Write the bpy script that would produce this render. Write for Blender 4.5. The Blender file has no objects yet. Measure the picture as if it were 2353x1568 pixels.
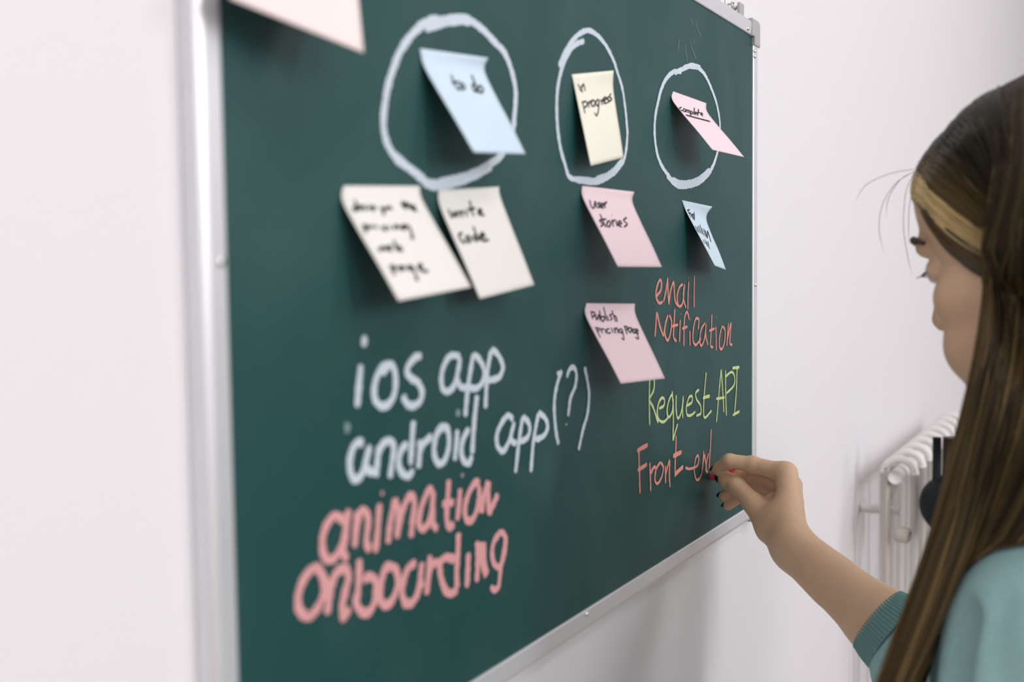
import bpy, bmesh, math, random
import numpy as np
from mathutils import Vector, Matrix
from mathutils.bvhtree import BVHTree

random.seed(7)
rng = np.random.default_rng(7)
SC = bpy.context.scene
COL = SC.collection

# ------------------------------------------------------------------ camera
W, H, F = 2353.0, 1568.0, 2450.0
EYE = 1.52                      # camera height above the floor
YAW, PITCH, ROLL = 0.52408903, 0.06276887, -0.01211521
BD = 0.3937                     # distance camera -> writing surface
WALL = BD + 0.0095               # the wall behind it
def _basis():
    d = np.array([math.cos(PITCH)*math.cos(YAW), math.cos(PITCH)*math.sin(YAW), -math.sin(PITCH)])
    r = np.cross(d, [0, 0, 1.0]); r /= np.linalg.norm(r)
    u = np.cross(r, d)
    c, s = math.cos(ROLL), math.sin(ROLL)
    return c*r + s*u, -s*r + c*u, d
CR, CU, CD = _basis()
CAM = np.array([0, 0, EYE])
cam = bpy.data.cameras.new('camera')
camo = bpy.data.objects.new('camera', cam)
COL.objects.link(camo)
camo.matrix_world = Matrix(((CR[0], CU[0], -CD[0], 0), (CR[1], CU[1], -CD[1], 0), (CR[2], CU[2], -CD[2], EYE), (0, 0, 0, 1)))
cam.sensor_width = 36.0
cam.lens = 36.0*F/W
cam.clip_start = 0.02
cam.dof.use_dof = True
cam.dof.focus_distance = 1.14
cam.dof.aperture_fstop = 4.0
SC.camera = camo

# ------------------------------------------------------------------ world, light, exposure
world = bpy.data.worlds.new('world'); SC.world = world
world.use_nodes = True
world.node_tree.nodes['Background'].inputs[0].default_value = (0.80, 0.88, 1.0, 1)
world.node_tree.nodes['Background'].inputs[1].default_value = 0.6
SC.view_settings.view_transform = 'Standard'
SC.view_settings.look = 'None'
SC.view_settings.exposure = -0.42
SC.view_settings.gamma = 1.0
SC.view_settings.use_curve_mapping = False
SC.cycles.transparent_max_bounces = 32

ROOM_X0, ROOM_X1, ROOM_Y0, ROOM_H = -2.2, 5.6, -3.6, 3.8
WINDOWS = [(-1.2, 1.3, 56.0), (0.85, 0.32, 62.0), (3.1, 1.5, 54.0)]     # centre x, width, daylight power
WIN_Z0, WIN_Z1 = 1.75, 3.45
def area(name, loc, rot, sx, sy, power, col=(1, 1, 1)):
    l = bpy.data.lights.new(name, 'AREA'); l.shape = 'RECTANGLE'
    l.size, l.size_y, l.energy, l.color = sx, sy, power, col
    o = bpy.data.objects.new(name, l); COL.objects.link(o)
    o.location = loc; o.rotation_euler = rot
    return o
for _x, _w, _p in WINDOWS:
    area('window_daylight', (_x, ROOM_Y0+0.03, (WIN_Z0+WIN_Z1)/2), (math.radians(90), 0, 0), _w-0.1, WIN_Z1-WIN_Z0-0.1, _p, (0.98, 0.97, 1.0))
area('ceiling_lamp_light', (0.6, -1.3, ROOM_H-0.09), (0, 0, 0), 1.2, 0.3, 16.0, (1.0, 0.97, 0.95))

# ------------------------------------------------------------------ pixel <-> space helpers
def ray(px, py):
    return CD + (px-W/2)/F*CR - (py-H/2)/F*CU
def PZ(px, py, z):                       # point at depth z along the view axis
    return CAM + ray(px, py)*z
def PY(px, py, off=0.0):                 # point 'off' in front of the writing surface
    v = ray(px, py); return CAM + v*((BD-off)/v[1])
def PX(px, py, x):
    v = ray(px, py); return CAM + v*(x/v[0])
def pix(p):
    d = np.asarray(p)-CAM; z = d @ CD
    return np.array([W/2+F*(d @ CR)/z, H/2-F*(d @ CU)/z, z])
def lin(r, g, b):
    f = lambda c: (c/255/12.92 if c/255 <= 0.04045 else ((c/255+0.055)/1.055)**2.4)
    return (f(r), f(g), f(b), 1.0)

# ------------------------------------------------------------------ materials
def mat(name, col, rough=0.5, metal=0.0, spec=0.5, noise=None, bump=None, sss=0.0):
    m = bpy.data.materials.new(name); m.use_nodes = True
    nt = m.node_tree; b = nt.nodes['Principled BSDF']
    b.inputs['Base Color'].default_value = col
    b.inputs['Roughness'].default_value = rough
    b.inputs['Metallic'].default_value = metal
    b.inputs['Specular IOR Level'].default_value = spec
    if sss:
        b.inputs['Subsurface Weight'].default_value = sss
        b.inputs['Subsurface Radius'].default_value = (0.012, 0.005, 0.003)
        b.inputs['Subsurface Scale'].default_value = 0.6
    tc = nt.nodes.new('ShaderNodeTexCoord')
    if noise:
        sc, amt = noise[:2]
        n = nt.nodes.new('ShaderNodeTexNoise'); n.inputs['Scale'].default_value = sc; n.inputs['Detail'].default_value = 5
        nt.links.new(tc.outputs['Object'], n.inputs['Vector'])
        mx = nt.nodes.new('ShaderNodeMix'); mx.data_type = 'RGBA'
        c2 = noise[2] if len(noise) > 2 else tuple(min(1, c*(1+amt)) for c in col[:3])+(1,)
        c1 = tuple(c*(1-amt) for c in col[:3])+(1,) if len(noise) <= 2 else col
        mx.inputs['A'].default_value = c1; mx.inputs['B'].default_value = c2
        nt.links.new(n.outputs['Fac'], mx.inputs['Factor'])
        nt.links.new(mx.outputs['Result'], b.inputs['Base Color'])
    if bump:
        n2 = nt.nodes.new('ShaderNodeTexNoise'); n2.inputs['Scale'].default_value = bump[0]; n2.inputs['Detail'].default_value = 4
        nt.links.new(tc.outputs['Object'], n2.inputs['Vector'])
        bp = nt.nodes.new('ShaderNodeBump'); bp.inputs['Strength'].default_value = bump[1]; bp.inputs['Distance'].default_value = bump[2] if len(bump) > 2 else 0.002
        nt.links.new(n2.outputs['Fac'], bp.inputs['Height'])
        nt.links.new(bp.outputs['Normal'], b.inputs['Normal'])
    return m

def chalk_mat(name, col, cover=0.62, grain=900):
    """powdery chalk: grains of dust with bare board between them"""
    m = bpy.data.materials.new(name); m.use_nodes = True
    nt = m.node_tree; b = nt.nodes['Principled BSDF']
    b.inputs['Base Color'].default_value = col; b.inputs['Roughness'].default_value = 0.95
    b.inputs['Specular IOR Level'].default_value = 0.1
    tc = nt.nodes.new('ShaderNodeTexCoord')
    n = nt.nodes.new('ShaderNodeTexNoise'); n.inputs['Scale'].default_value = grain; n.inputs['Detail'].default_value = 3
    n3 = nt.nodes.new('ShaderNodeTexNoise'); n3.inputs['Scale'].default_value = 45; n3.inputs['Detail'].default_value = 2
    nt.links.new(tc.outputs['Object'], n.inputs['Vector']); nt.links.new(tc.outputs['Object'], n3.inputs['Vector'])
    ad = nt.nodes.new('ShaderNodeMath'); ad.operation = 'MULTIPLY_ADD'; ad.inputs[1].default_value = 0.45
    nt.links.new(n3.outputs['Fac'], ad.inputs[0]); nt.links.new(n.outputs['Fac'], ad.inputs[2])
    rp = nt.nodes.new('ShaderNodeMapRange')
    rp.inputs['From Min'].default_value = 0.98-cover; rp.inputs['From Max'].default_value = 1.16-cover
    rp.inputs['To Min'].default_value = 0.35
    nt.links.new(ad.outputs[0], rp.inputs['Value'])
    nt.links.new(rp.outputs['Result'], b.inputs['Alpha'])
    return m

M_wall = mat('wall_paint', (0.80, 0.785, 0.80, 1), 0.7, spec=0.25, noise=(1.4, 0.015), bump=(240, 0.05, 0.001))
M_ceil = mat('ceiling_paint', (0.85, 0.85, 0.85, 1), 0.8)
M_trim = mat('white_trim', (0.8, 0.8, 0.8, 1), 0.4)
M_alu = mat('brushed_aluminium', (0.78, 0.78, 0.80, 1), 0.38, metal=0.55, noise=(60, 0.04))
M_cap = mat('grey_plastic', (0.42, 0.42, 0.42, 1), 0.5, bump=(400, 0.05))
M_screw = mat('bright_steel', (0.85, 0.85, 0.86, 1), 0.15, metal=1.0)
M_steel = mat('dull_steel', (0.45, 0.46, 0.44, 1), 0.35, metal=0.9)
M_chalkw = chalk_mat('white_chalk', lin(205, 216, 226), 0.56)
M_chalkp = chalk_mat('pink_chalk', lin(222, 163, 163), 0.57)
M_chalko = chalk_mat('coral_chalk', lin(226, 150, 138), 0.64)
M_chalkg = chalk_mat('green_chalk', lin(200, 214, 150), 0.66)
M_scratch = chalk_mat('faint_scratch', lin(135, 155, 152), 0.5)
M_stick = mat('pink_chalk_stick', lin(222, 95, 105), 0.9, spec=0.1, noise=(300, 0.12), bump=(700, 0.2))
M_ink = mat('black_marker_ink', (0.012, 0.012, 0.016, 1), 0.5)
PAPER = {
    'white': mat('white_note_paper', lin(236, 234, 226), 0.85, spec=0.15, noise=(30, 0.01)),
    'cream': mat('cream_note_paper', lin(238, 236, 218), 0.85, spec=0.15, noise=(30, 0.01)),
    'blue': mat('pale_blue_note_paper', lin(208, 226, 238), 0.85, spec=0.15, noise=(30, 0.01)),
    'pink': mat('pale_pink_note_paper', lin(240, 216, 222), 0.85, spec=0.15, noise=(30, 0.01)),
    'peach': mat('pale_peach_note_paper', lin(242, 226, 222), 0.85, spec=0.15, noise=(30, 0.01)),
}
def skin_mat():
    m = mat('skin', (0.72, 0.46, 0.29, 1), 0.5, spec=0.3, noise=(55, 0, (0.80, 0.545, 0.365, 1)), bump=(900, 0.12, 0.0006), sss=0.12)
    m.node_tree.nodes['Principled BSDF'].inputs['Base Color'].default_value = (0.5, 0.3, 0.2, 1)
    return m
M_skin = skin_mat()
M_lip = mat('lips', (0.42, 0.16, 0.13, 1), 0.4)
M_nail = mat('nail_polish_and_thumb_shade', (0.035, 0.022, 0.02, 1), 0.25)
M_eye = mat('eye_white', (0.8, 0.78, 0.75, 1), 0.2)
M_iris = mat('iris', (0.06, 0.08, 0.09, 1), 0.2)
M_brow = mat('brow_hair', (0.06, 0.035, 0.022, 1), 0.7)
M_sweat = mat('teal_sweatshirt_jersey', (0.36, 0.58, 0.57, 1), 0.95, spec=0.1, noise=(420, 0.16), bump=(900, 0.35, 0.0012))
M_cuff = mat('teal_rib_knit', (0.21, 0.375, 0.355, 1), 0.95, spec=0.1, noise=(700, 0.2), bump=(1400, 0.3, 0.0008))
M_jean = mat('dark_denim', (0.03, 0.045, 0.08, 1), 0.9, noise=(300, 0.3))
M_shoe = mat('white_canvas', (0.7, 0.7, 0.68, 1), 0.8)
M_rad = mat('radiator_enamel', (0.82, 0.795, 0.77, 1), 0.4)
M_pipe = mat('beige_pipe_enamel', (0.55, 0.50, 0.44, 1), 0.4)
M_black = mat('black_enamel', (0.006, 0.009, 0.010, 1), 0.6, spec=0.2)
M_dkwood = mat('dark_brown_wood', (0.05, 0.035, 0.022, 1), 0.5, noise=(12, 0.4))
M_card = mat('dark_print', (0.075, 0.06, 0.04, 1), 0.8, noise=(6, 0.3))

def board_mat():
    m = bpy.data.materials.new('green_board_enamel'); m.use_nodes = True
    nt = m.node_tree; b = nt.nodes['Principled BSDF']
    b.inputs['Roughness'].default_value = 0.48
    b.inputs['Specular IOR Level'].default_value = 0.35
    tc = nt.nodes.new('ShaderNodeTexCoord')
    # old wiped chalk: broad swirls of dust
    mp = nt.nodes.new('ShaderNodeMapping'); mp.inputs['Scale'].default_value = (3.0, 1.0, 2.2); mp.inputs['Rotation'].default_value = (0, 0.6, 0)
    nt.links.new(tc.outputs['Object'], mp.inputs['Vector'])
    n = nt.nodes.new('ShaderNodeTexNoise'); n.inputs['Scale'].default_value = 2.0; n.inputs['Detail'].default_value = 6; n.inputs['Distortion'].default_value = 1.6
    nt.links.new(mp.outputs[0], n.inputs['Vector'])
    r1 = nt.nodes.new('ShaderNodeMapRange'); r1.inputs['From Min'].default_value = 0.42; r1.inputs['From Max'].default_value = 0.85
    r1.inputs['To Max'].default_value = 0.30
    nt.links.new(n.outputs['Fac'], r1.inputs['Value'])
    fine = nt.nodes.new('ShaderNodeTexNoise'); fine.inputs['Scale'].default_value = 1500; fine.inputs['Detail'].default_value = 2
    nt.links.new(tc.outputs['Object'], fine.inputs['Vector'])
    mx = nt.nodes.new('ShaderNodeMix'); mx.data_type = 'RGBA'
    mx.inputs['A'].default_value = (0.0085, 0.070, 0.066, 1)
    mx.inputs['B'].default_value = (0.085, 0.155, 0.15, 1)
    nt.links.new(r1.outputs['Result'], mx.inputs['Factor'])
    mx2 = nt.nodes.new('ShaderNodeMix'); mx2.data_type = 'RGBA'; mx2.blend_type = 'MULTIPLY'
    mx2.inputs['Factor'].default_value = 0.25
    nt.links.new(mx.outputs['Result'], mx2.inputs['A']); nt.links.new(fine.outputs['Color'], mx2.inputs['B'])
    nt.links.new(mx2.outputs['Result'], b.inputs['Base Color'])
    bp = nt.nodes.new('ShaderNodeBump'); bp.inputs['Strength'].default_value = 0.08; bp.inputs['Distance'].default_value = 0.0005
    nt.links.new(fine.outputs['Fac'], bp.inputs['Height']); nt.links.new(bp.outputs['Normal'], b.inputs['Normal'])
    return m
M_board = board_mat()

def hair_mat():
    m = bpy.data.materials.new('hair'); m.use_nodes = True
    nt = m.node_tree; b = nt.nodes['Principled BSDF']
    at = nt.nodes.new('ShaderNodeAttribute'); at.attribute_name = 'strand'
    nt.links.new(at.outputs['Color'], b.inputs['Base Color'])
    b.inputs['Roughness'].default_value = 0.42
    b.inputs['Specular IOR Level'].default_value = 0.18
    return m
M_hair = hair_mat()
M_haircap = mat('hair_root', (0.03, 0.021, 0.012, 1), 0.8)

def floor_mat():
    m = bpy.data.materials.new('oak_floor'); m.use_nodes = True
    nt = m.node_tree; b = nt.nodes['Principled BSDF']; b.inputs['Roughness'].default_value = 0.45
    tc = nt.nodes.new('ShaderNodeTexCoord')
    br = nt.nodes.new('ShaderNodeTexBrick'); br.inputs['Scale'].default_value = 1.0
    br.inputs['Brick Width'].default_value = 1.2; br.inputs['Row Height'].default_value = 0.14; br.inputs['Mortar Size'].default_value = 0.002
    br.inputs['Color1'].default_value = (0.36, 0.29, 0.22, 1); br.inputs['Color2'].default_value = (0.30, 0.24, 0.18, 1); br.inputs['Mortar'].default_value = (0.1, 0.08, 0.06, 1)
    nt.links.new(tc.outputs['Object'], br.inputs['Vector']); nt.links.new(br.outputs['Color'], b.inputs['Base Color'])
    return m
M_floor = floor_mat()
def glass_mat():
    m = bpy.data.materials.new('window_glass'); m.use_nodes = True
    b = m.node_tree.nodes['Principled BSDF']
    b.inputs['Roughness'].default_value = 0.0; b.inputs['Transmission Weight'].default_value = 1.0; b.inputs['IOR'].default_value = 1.45
    return m
M_glass = glass_mat()

# ------------------------------------------------------------------ object helpers
def link(name, me, m, parent=None, smooth=False):
    if isinstance(me, bmesh.types.BMesh):
        bm = me; me = bpy.data.meshes.new(name); bm.to_mesh(me); bm.free()
    if m: me.materials.append(m)
    o = bpy.data.objects.new(name, me); COL.objects.link(o)
    if parent is not None:
        o.parent = parent
        o.matrix_parent_inverse = parent.matrix_basis.inverted()
    if smooth:
        me.polygons.foreach_set('use_smooth', [True]*len(me.polygons))
    return o
def empty(name, loc):
    o = bpy.data.objects.new(name, None); COL.objects.link(o); o.location = loc; o.empty_display_size = 0.05
    return o
def tag(o, label=None, cat=None, group=None, kind=None):
    for k, v in (('label', label), ('category', cat), ('group', group), ('kind', kind)):
        if v: o[k] = v
    return o
def add_box(bm, lo, hi, bevel=0.0, seg=2):
    g = bmesh.ops.create_cube(bm, size=1.0)
    vs = g['verts']
    for v in vs:
        v.co = Vector([lo[i]+(v.co[i]+0.5)*(hi[i]-lo[i]) for i in range(3)])
    if bevel:
        es = list({e for v in vs for e in v.link_edges})
        bmesh.ops.bevel(bm, geom=es, offset=bevel, segments=seg, affect='EDGES', profile=0.5)
    return bm
def box(name, lo, hi, m, parent=None, bevel=0.0):
    return link(name, add_box(bmesh.new(), lo, hi, bevel), m, parent, smooth=False)
def frame_of(t, ref=(0, 0, 1.0)):
    t = np.asarray(t, float); t = t/np.linalg.norm(t)
    ref = np.asarray(ref, float)
    if abs(t @ ref) > 0.95: ref = np.array([1.0, 0, 0])
    a = np.cross(t, ref); a /= np.linalg.norm(a)
    return t, a, np.cross(a, t)
def mesh_np(name, V, Fq):
    me = bpy.data.meshes.new(name)
    me.from_pydata([tuple(v) for v in V], [], [tuple(int(i) for i in f) for f in Fq]); me.update()
    return me
def tube_mesh(name, pts, radii, n=10, cap=True):
    pts = np.asarray(pts, float); radii = np.broadcast_to(radii, (len(pts),))
    V, Fc = [], []
    ref = None
    for i, p in enumerate(pts):
        t = pts[min(i+1, len(pts)-1)]-pts[max(i-1, 0)]
        t, a, b = frame_of(t) if ref is None else (t/np.linalg.norm(t), None, None)
        if a is None:
            a = ref-t*(ref @ t); a /= np.linalg.norm(a); b = np.cross(a, t)
        ref = a
        for k in range(n):
            th = 2*math.pi*k/n
            V.append(p+radii[i]*(math.cos(th)*a+math.sin(th)*b))
    for i in range(len(pts)-1):
        for k in range(n):
            k2 = (k+1) % n
            Fc.append((i*n+k, i*n+k2, (i+1)*n+k2, (i+1)*n+k))
    if cap:
        Fc.append(tuple(range(n))); Fc.append(tuple((len(pts)-1)*n+k for k in reversed(range(n))))
    return mesh_np(name, V, Fc)
def lathe_mesh(name, prof, origin, axis, n=32):
    """prof: (radius, height) pairs along axis"""
    t, a, b = frame_of(axis)
    V, Fc = [], []
    for r, h in prof:
        for k in range(n):
            th = 2*math.pi*k/n
            V.append(np.asarray(origin)+t*h+r*(math.cos(th)*a+math.sin(th)*b))
    for i in range(len(prof)-1):
        for k in range(n):
            k2 = (k+1) % n
            Fc.append((i*n+k, i*n+k2, (i+1)*n+k2, (i+1)*n+k))
    Fc.append(tuple(range(n))); Fc.append(tuple((len(prof)-1)*n+k for k in reversed(range(n))))
    return mesh_np(name, V, Fc)
def catmull(P, step):
    P = [np.asarray(p, float) for p in P]
    if len(P) == 2:
        n = max(2, int(np.linalg.norm(P[1]-P[0])/step)+1)
        return np.array([P[0]+(P[1]-P[0])*i/(n-1) for i in range(n)])
    Q = [2*P[0]-P[1]]+P+[2*P[-1]-P[-2]]
    out = []
    for i in range(1, len(Q)-2):
        p0, p1, p2, p3 = Q[i-1:i+3]
        n = max(2, int(np.linalg.norm(p2-p1)/step)+1)
        for k in range(n):
            t = k/n
            out.append(0.5*((2*p1)+(-p0+p2)*t+(2*p0-5*p1+4*p2-p3)*t*t+(-p0+3*p1-3*p2+p3)*t**3))
    out.append(P[-1])
    return np.array(out)
def resample(P, n):
    Q = catmull(P, 0.004)
    d = np.concatenate([[0], np.cumsum(np.linalg.norm(np.diff(Q, axis=0), axis=1))]); d /= d[-1]
    tq = np.linspace(0, 1, n)
    return np.stack([np.interp(tq, d, Q[:, i]) for i in range(3)], 1)
def bvh_of(*mes):
    V, Fq, off = [], [], 0
    for me in mes:
        V += [v.co.copy() for v in me.vertices]; Fq += [tuple(i+off for i in p.vertices) for p in me.polygons]; off = len(V)
    return BVHTree.FromPolygons(V, Fq)
def join_meshes(name, parts):
    V, Fc, off = [], [], 0
    for v, f in parts:
        V.extend(v); Fc.extend([tuple(i+off for i in q) for q in f]); off += len(v)
    return mesh_np(name, V, Fc)
def flat_ribbon(P, N, w, thick, jitter=0.0, flat=False):
    """a thin raised ribbon along 3D points P lying on a surface with normals N"""
    n = len(P); V, Fc = [], []
    w = np.broadcast_to(w, (n,))
    for i in range(n):
        t = P[min(i+1, n-1)]-P[max(i-1, 0)]
        t = t/(np.linalg.norm(t)+1e-12)
        s = np.cross(N[i], t); s /= np.linalg.norm(s)+1e-12
        e = 1.0 if 0 < i < n-1 else 0.55
        j1, j2 = 1+rng.uniform(-jitter, jitter), 1+rng.uniform(-jitter, jitter)
        V += [P[i]+s*w[i]/2*e*j1, P[i]-s*w[i]/2*e*j2, P[i]+s*w[i]/2*e*j1+N[i]*thick, P[i]-s*w[i]/2*e*j2+N[i]*thick]
    for i in range(n-1):
        a, b = 4*i, 4*i+4
        Fc += [(a+2, a+3, b+3, b+2)]+([] if flat else [(a, a+2, b+2, b), (a+3, a+1, b+1, b+3)])
    if not flat: Fc += [(0, 1, 3, 2), (4*n-4, 4*n-2, 4*n-1, 4*n-3)]
    return V, Fc

# ------------------------------------------------------------------ the room
def struct(o, **k): return tag(o, kind='structure', **k)
struct(box('floor', (ROOM_X0-0.1, ROOM_Y0-0.1, -0.1), (ROOM_X1+0.1, WALL+0.1, 0), M_floor))
struct(box('ceiling', (ROOM_X0-0.1, ROOM_Y0-0.1, ROOM_H), (ROOM_X1+0.1, WALL+0.1, ROOM_H+0.1), M_ceil))
struct(box('wall_back', (ROOM_X0-0.1, WALL, 0), (ROOM_X1+0.1, WALL+0.1, ROOM_H), M_wall))
struct(box('wall_left', (ROOM_X0-0.1, ROOM_Y0, 0), (ROOM_X0, WALL, ROOM_H), M_wall))
struct(box('wall_right', (ROOM_X1, ROOM_Y0, 0), (ROOM_X1+0.1, WALL, ROOM_H), M_wall))
bm = bmesh.new()
add_box(bm, (ROOM_X0-0.1, ROOM_Y0-0.1, 0), (ROOM_X1+0.1, ROOM_Y0, WIN_Z0))
add_box(bm, (ROOM_X0-0.1, ROOM_Y0-0.1, WIN_Z1), (ROOM_X1+0.1, ROOM_Y0, ROOM_H))
xs = [ROOM_X0-0.1]+[v for x, w, p in WINDOWS for v in (x-w/2, x+w/2)]+[ROOM_X1+0.1]
for i in range(0, len(xs), 2):
    add_box(bm, (xs[i], ROOM_Y0-0.1, WIN_Z0), (xs[i+1], ROOM_Y0, WIN_Z1))
struct(link('wall_front', bm, M_wall))
for i, (x, w, p) in enumerate(WINDOWS):
    bm = bmesh.new()
    y0, y1, t = ROOM_Y0-0.08, ROOM_Y0-0.02, 0.05
    add_box(bm, (x-w/2, y0, WIN_Z0), (x-w/2+t, y1, WIN_Z1)); add_box(bm, (x+w/2-t, y0, WIN_Z0), (x+w/2, y1, WIN_Z1))
    add_box(bm, (x-w/2+t, y0, WIN_Z0), (x+w/2-t, y1, WIN_Z0+t)); add_box(bm, (x-w/2+t, y0, WIN_Z1-t), (x+w/2-t, y1, WIN_Z1))
    add_box(bm, (x-0.02, y0+0.01, WIN_Z0+t), (x+0.02, y1-0.01, WIN_Z1-t))
    fr = struct(link('window_%d' % (i+1), bm, M_trim))
    box('pane', (x-w/2+t, y0+0.027, WIN_Z0+t), (x+w/2-t, y0+0.033, WIN_Z1-t), M_glass, fr)
struct(box('baseboard_back', (ROOM_X0, WALL-0.014, 0), (ROOM_X1, WALL, 0.09), M_trim, None, 0.003))
cl = empty('ceiling_light', (0.6, -1.3, ROOM_H))
tag(cl, 'long white ceiling light fitting above the middle of the room', 'ceiling light')
box('housing', (-0.02, -1.47, ROOM_H-0.08), (1.22, -1.13, ROOM_H), M_trim, cl, 0.01)

# ------------------------------------------------------------------ chalkboard
XL, XR = 1.00813518*BD-0.0034, 3.2027864*BD
ZT, ZB = EYE+0.70825259*BD, EYE-0.7235602*BD
RW = 0.018
cb = empty('chalkboard', ((XL+XR)/2, WALL, ZB-RW))
tag(cb, 'green chalkboard in an aluminium frame hung on the white wall', 'chalkboard')
surf = box('writing_surface', (XL-0.006, BD, ZB-0.006), (XR+0.006, WALL-0.004, ZT+0.006), M_board, cb)
tag(surf, 'dark green writing surface')
# rail profile: a = outwards from the inner edge, b = towards the room from the writing surface
ARC = [(0.0122+0.0058*math.sin(t), 0.0026-0.0058*0.8*(1-math.cos(t))) for t in np.linspace(0, math.pi/2, 8)]
PROF = [(0.0, -0.004), (0.0, 0.0012), (0.0010, 0.0019)]+ARC+[(0.018, -0.0092), (0.002, -0.0092)]
def rail(p0, p1, out):
    """extrude PROF from p0 to p1 (inner-edge corner points x,z), 'out' = outward direction in x,z; mitred ends"""
    d = np.array(p1, float)-np.array(p0, float); L = np.linalg.norm(d); d /= L
    V = []
    for end, p in ((-1, p0), (1, p1)):
        for a, b in PROF:
            q = np.array(p)+np.array(out)*a+d*end*a
            V.append((q[0], BD-b, q[1]))
    n = len(PROF)
    Fc = [(i, (i+1) % n, n+(i+1) % n, n+i) for i in range(n)]+[tuple(range(n)), tuple(reversed(range(n, 2*n)))]
    me = mesh_np('frame_rail', V, Fc)
    o = link('frame_rail', me, M_alu, cb)
    bmm = bmesh.new(); bmm.from_mesh(me); bmesh.ops.recalc_face_normals(bmm, faces=bmm.faces); bmm.to_mesh(me); bmm.free()
    return o
r_top = rail((XL, ZT), (XR, ZT), (0, 1)); r_bot = rail((XL, ZB), (XR, ZB), (0, -1))
r_lef = rail((XL, ZB), (XL, ZT), (-1, 0)); r_rig = rail((XR, ZB), (XR, ZT), (1, 0))
def screw(x, z, parent, r=0.0022, b=0.0024):
    prof = [(r, 0), (r, 0.0004), (r*0.92, 0.0010), (r*0.6, 0.0016), (r*0.25, 0.0018)]
    o = link('screw', lathe_mesh('screw', prof, (x, BD-b, z), (0, -1, 0), 16), M_screw, parent, True)
def onb(px, py): p = PY(px, py, 0.002); return p[0], p[2]
for (px, py), par in (((1733.5, 118), r_rig), ((1733.5, 130), r_rig), ((1735, 655), r_rig), ((505, 602), r_lef), ((1718, 66), r_top), ((1347, 1411), r_bot)):
    x, z = onb(px, py); screw(x, z, par, 0.0024 if py != 602 else 0.0027)
def corner_cap(sx, sz, x, z):
    """L-shaped plastic cap wrapped round the frame corner, outer edge rounded"""
    bm = bmesh.new()
    R, L, t = 0.0075, 0.030, 0.0194
    pts = []
    for th in np.linspace(0, math.pi/2, 7):
        pts.append((t-R+R*math.sin(th), t-R+R*math.cos(th)))
    out = [(-(L-t), t)]+pts+[(t, -(L-t)), (-0.001, -(L-t)), (-0.001, -0.001), (-(L-t), -0.001)]
    lo = [bm.verts.new((x+sx*a, WALL-0.001, z+sz*b)) for a, b in out]
    hi = [bm.verts.new((x+sx*a, BD-0.0042, z+sz*b)) for a, b in out]
    n = len(out)
    for i in range(n):
        bm.faces.new((lo[i], lo[(i+1) % n], hi[(i+1) % n], hi[i]))
    bm.faces.new(hi); bm.faces.new(list(reversed(lo)))
    bmesh.ops.recalc_face_normals(bm, faces=bm.faces)
    es = [e for e in bm.edges if abs(e.verts[0].co.y-e.verts[1].co.y) < 1e-6 and e.verts[0].co.y < BD]
    bmesh.ops.bevel(bm, geom=es, offset=0.0012, segments=2, affect='EDGES', profile=0.5)
    return tag(link('corner_cap', bm, M_cap, cb), 'grey plastic corner cap')
for sx, x in ((1, XR), (-1, XL)):
    for sz, z in ((1, ZT), (-1, ZB)):
        corner_cap(sx, sz, x, z)
# hanging bracket standing up behind the top rail near the right corner
xb0, xb1 = PY(1699, 40, 0)[0], PY(1708.5, 40, 0)[0]
bm = add_box(bmesh.new(), (xb0, BD-0.001, ZT+0.010), (xb1, BD+0.003, ZT+RW+0.0125), 0.0012)
link('hanging_bracket', bm, M_cap, cb)
tp = [PY(1690, 22, -0.006), PY(1693, 15, -0.006), PY(1697, 21, -0.006), PY(1697, 29, -0.006)]
link('bracket_hook', tube_mesh('bracket_hook', catmull([np.array((p[0], BD+0.006, p[2])) for p in tp], 0.001), 0.0013, 8), M_steel, cb, True)
# hook screwed in the wall and the cord the board hangs from
hk = empty('wall_hook', tuple(np.array((PY(1683, 12, -0.0035)[0], WALL, PY(1683, 12, -0.0035)[2]))))
tag(hk, 'small steel wire hook above the right end of the board', 'hook')
hp = [PY(px, py, -0.0035) for px, py in ((1685, 8), (1682, 6), (1681.5, 12), (1683, 20), (1684, 26))]
hp = [np.array((p[0], WALL-0.006, p[2])) for p in hp]
link('wire', tube_mesh('wire', catmull([hp[0]+np.array((0.001, 0.006, 0))]+hp, 0.001), 0.0011, 8), M_steel, hk, True)
cd = PY(1666.5, 5, -0.0035)
co = link('hanging_cord', tube_mesh('hanging_cord', [(cd[0], WALL-0.006, ZT+RW-0.002), (cd[0], WALL-0.005, ZT+0.2), (cd[0], WALL-0.003, ZT+0.42)], 0.0009, 8), M_steel)
tag(co, 'thin grey cord rising from the top rail near the board corner', 'cord')

# ------------------------------------------------------------------ chalk writing
NB = np.array([0, -1.0, 0])
def chalk(name, strokes, m, label, width, jitter=0.10, lift=0.0):
    parts = []
    for k, st in enumerate(strokes):
        if len(st) > 1 and isinstance(st[-1], (int, float)):
            ww, st = st[-1]*width, st[:-1]
        else:
            ww = width
        P = [PY(px, py, 0.00015) for px, py in st]
        P = catmull(P, 0.0016)
        wv = ww*(0.94+0.12*np.sin(np.arange(len(P))*0.9+k*2.1)*np.sin(np.arange(len(P))*0.37+k))
        N = np.tile(NB, (len(P), 1))
        P = P+NB*(0.00004*(k % 7)+0.00012*np.linspace(0, 1, len(P)))[:, None]
        parts.append(flat_ribbon(P, N, wv, 0.0002, jitter, True))
    o = link(name, join_meshes(name, parts), m, cb)
    tag(o, label)
    return o
def tr(sc, ox, oy, strokes):
    out = []
    for st in strokes:
        q = [(ox+p[0]/sc, oy+p[1]/sc) if not isinstance(p, (int, float)) else p for p in st]
        out.append(q)
    return out
A = lambda s: tr(3.92, 780, 740, s)
B = lambda s: tr(3.92, 640, 1060, s)
C = lambda s: tr(2.8, 1430, 600, s)
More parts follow.
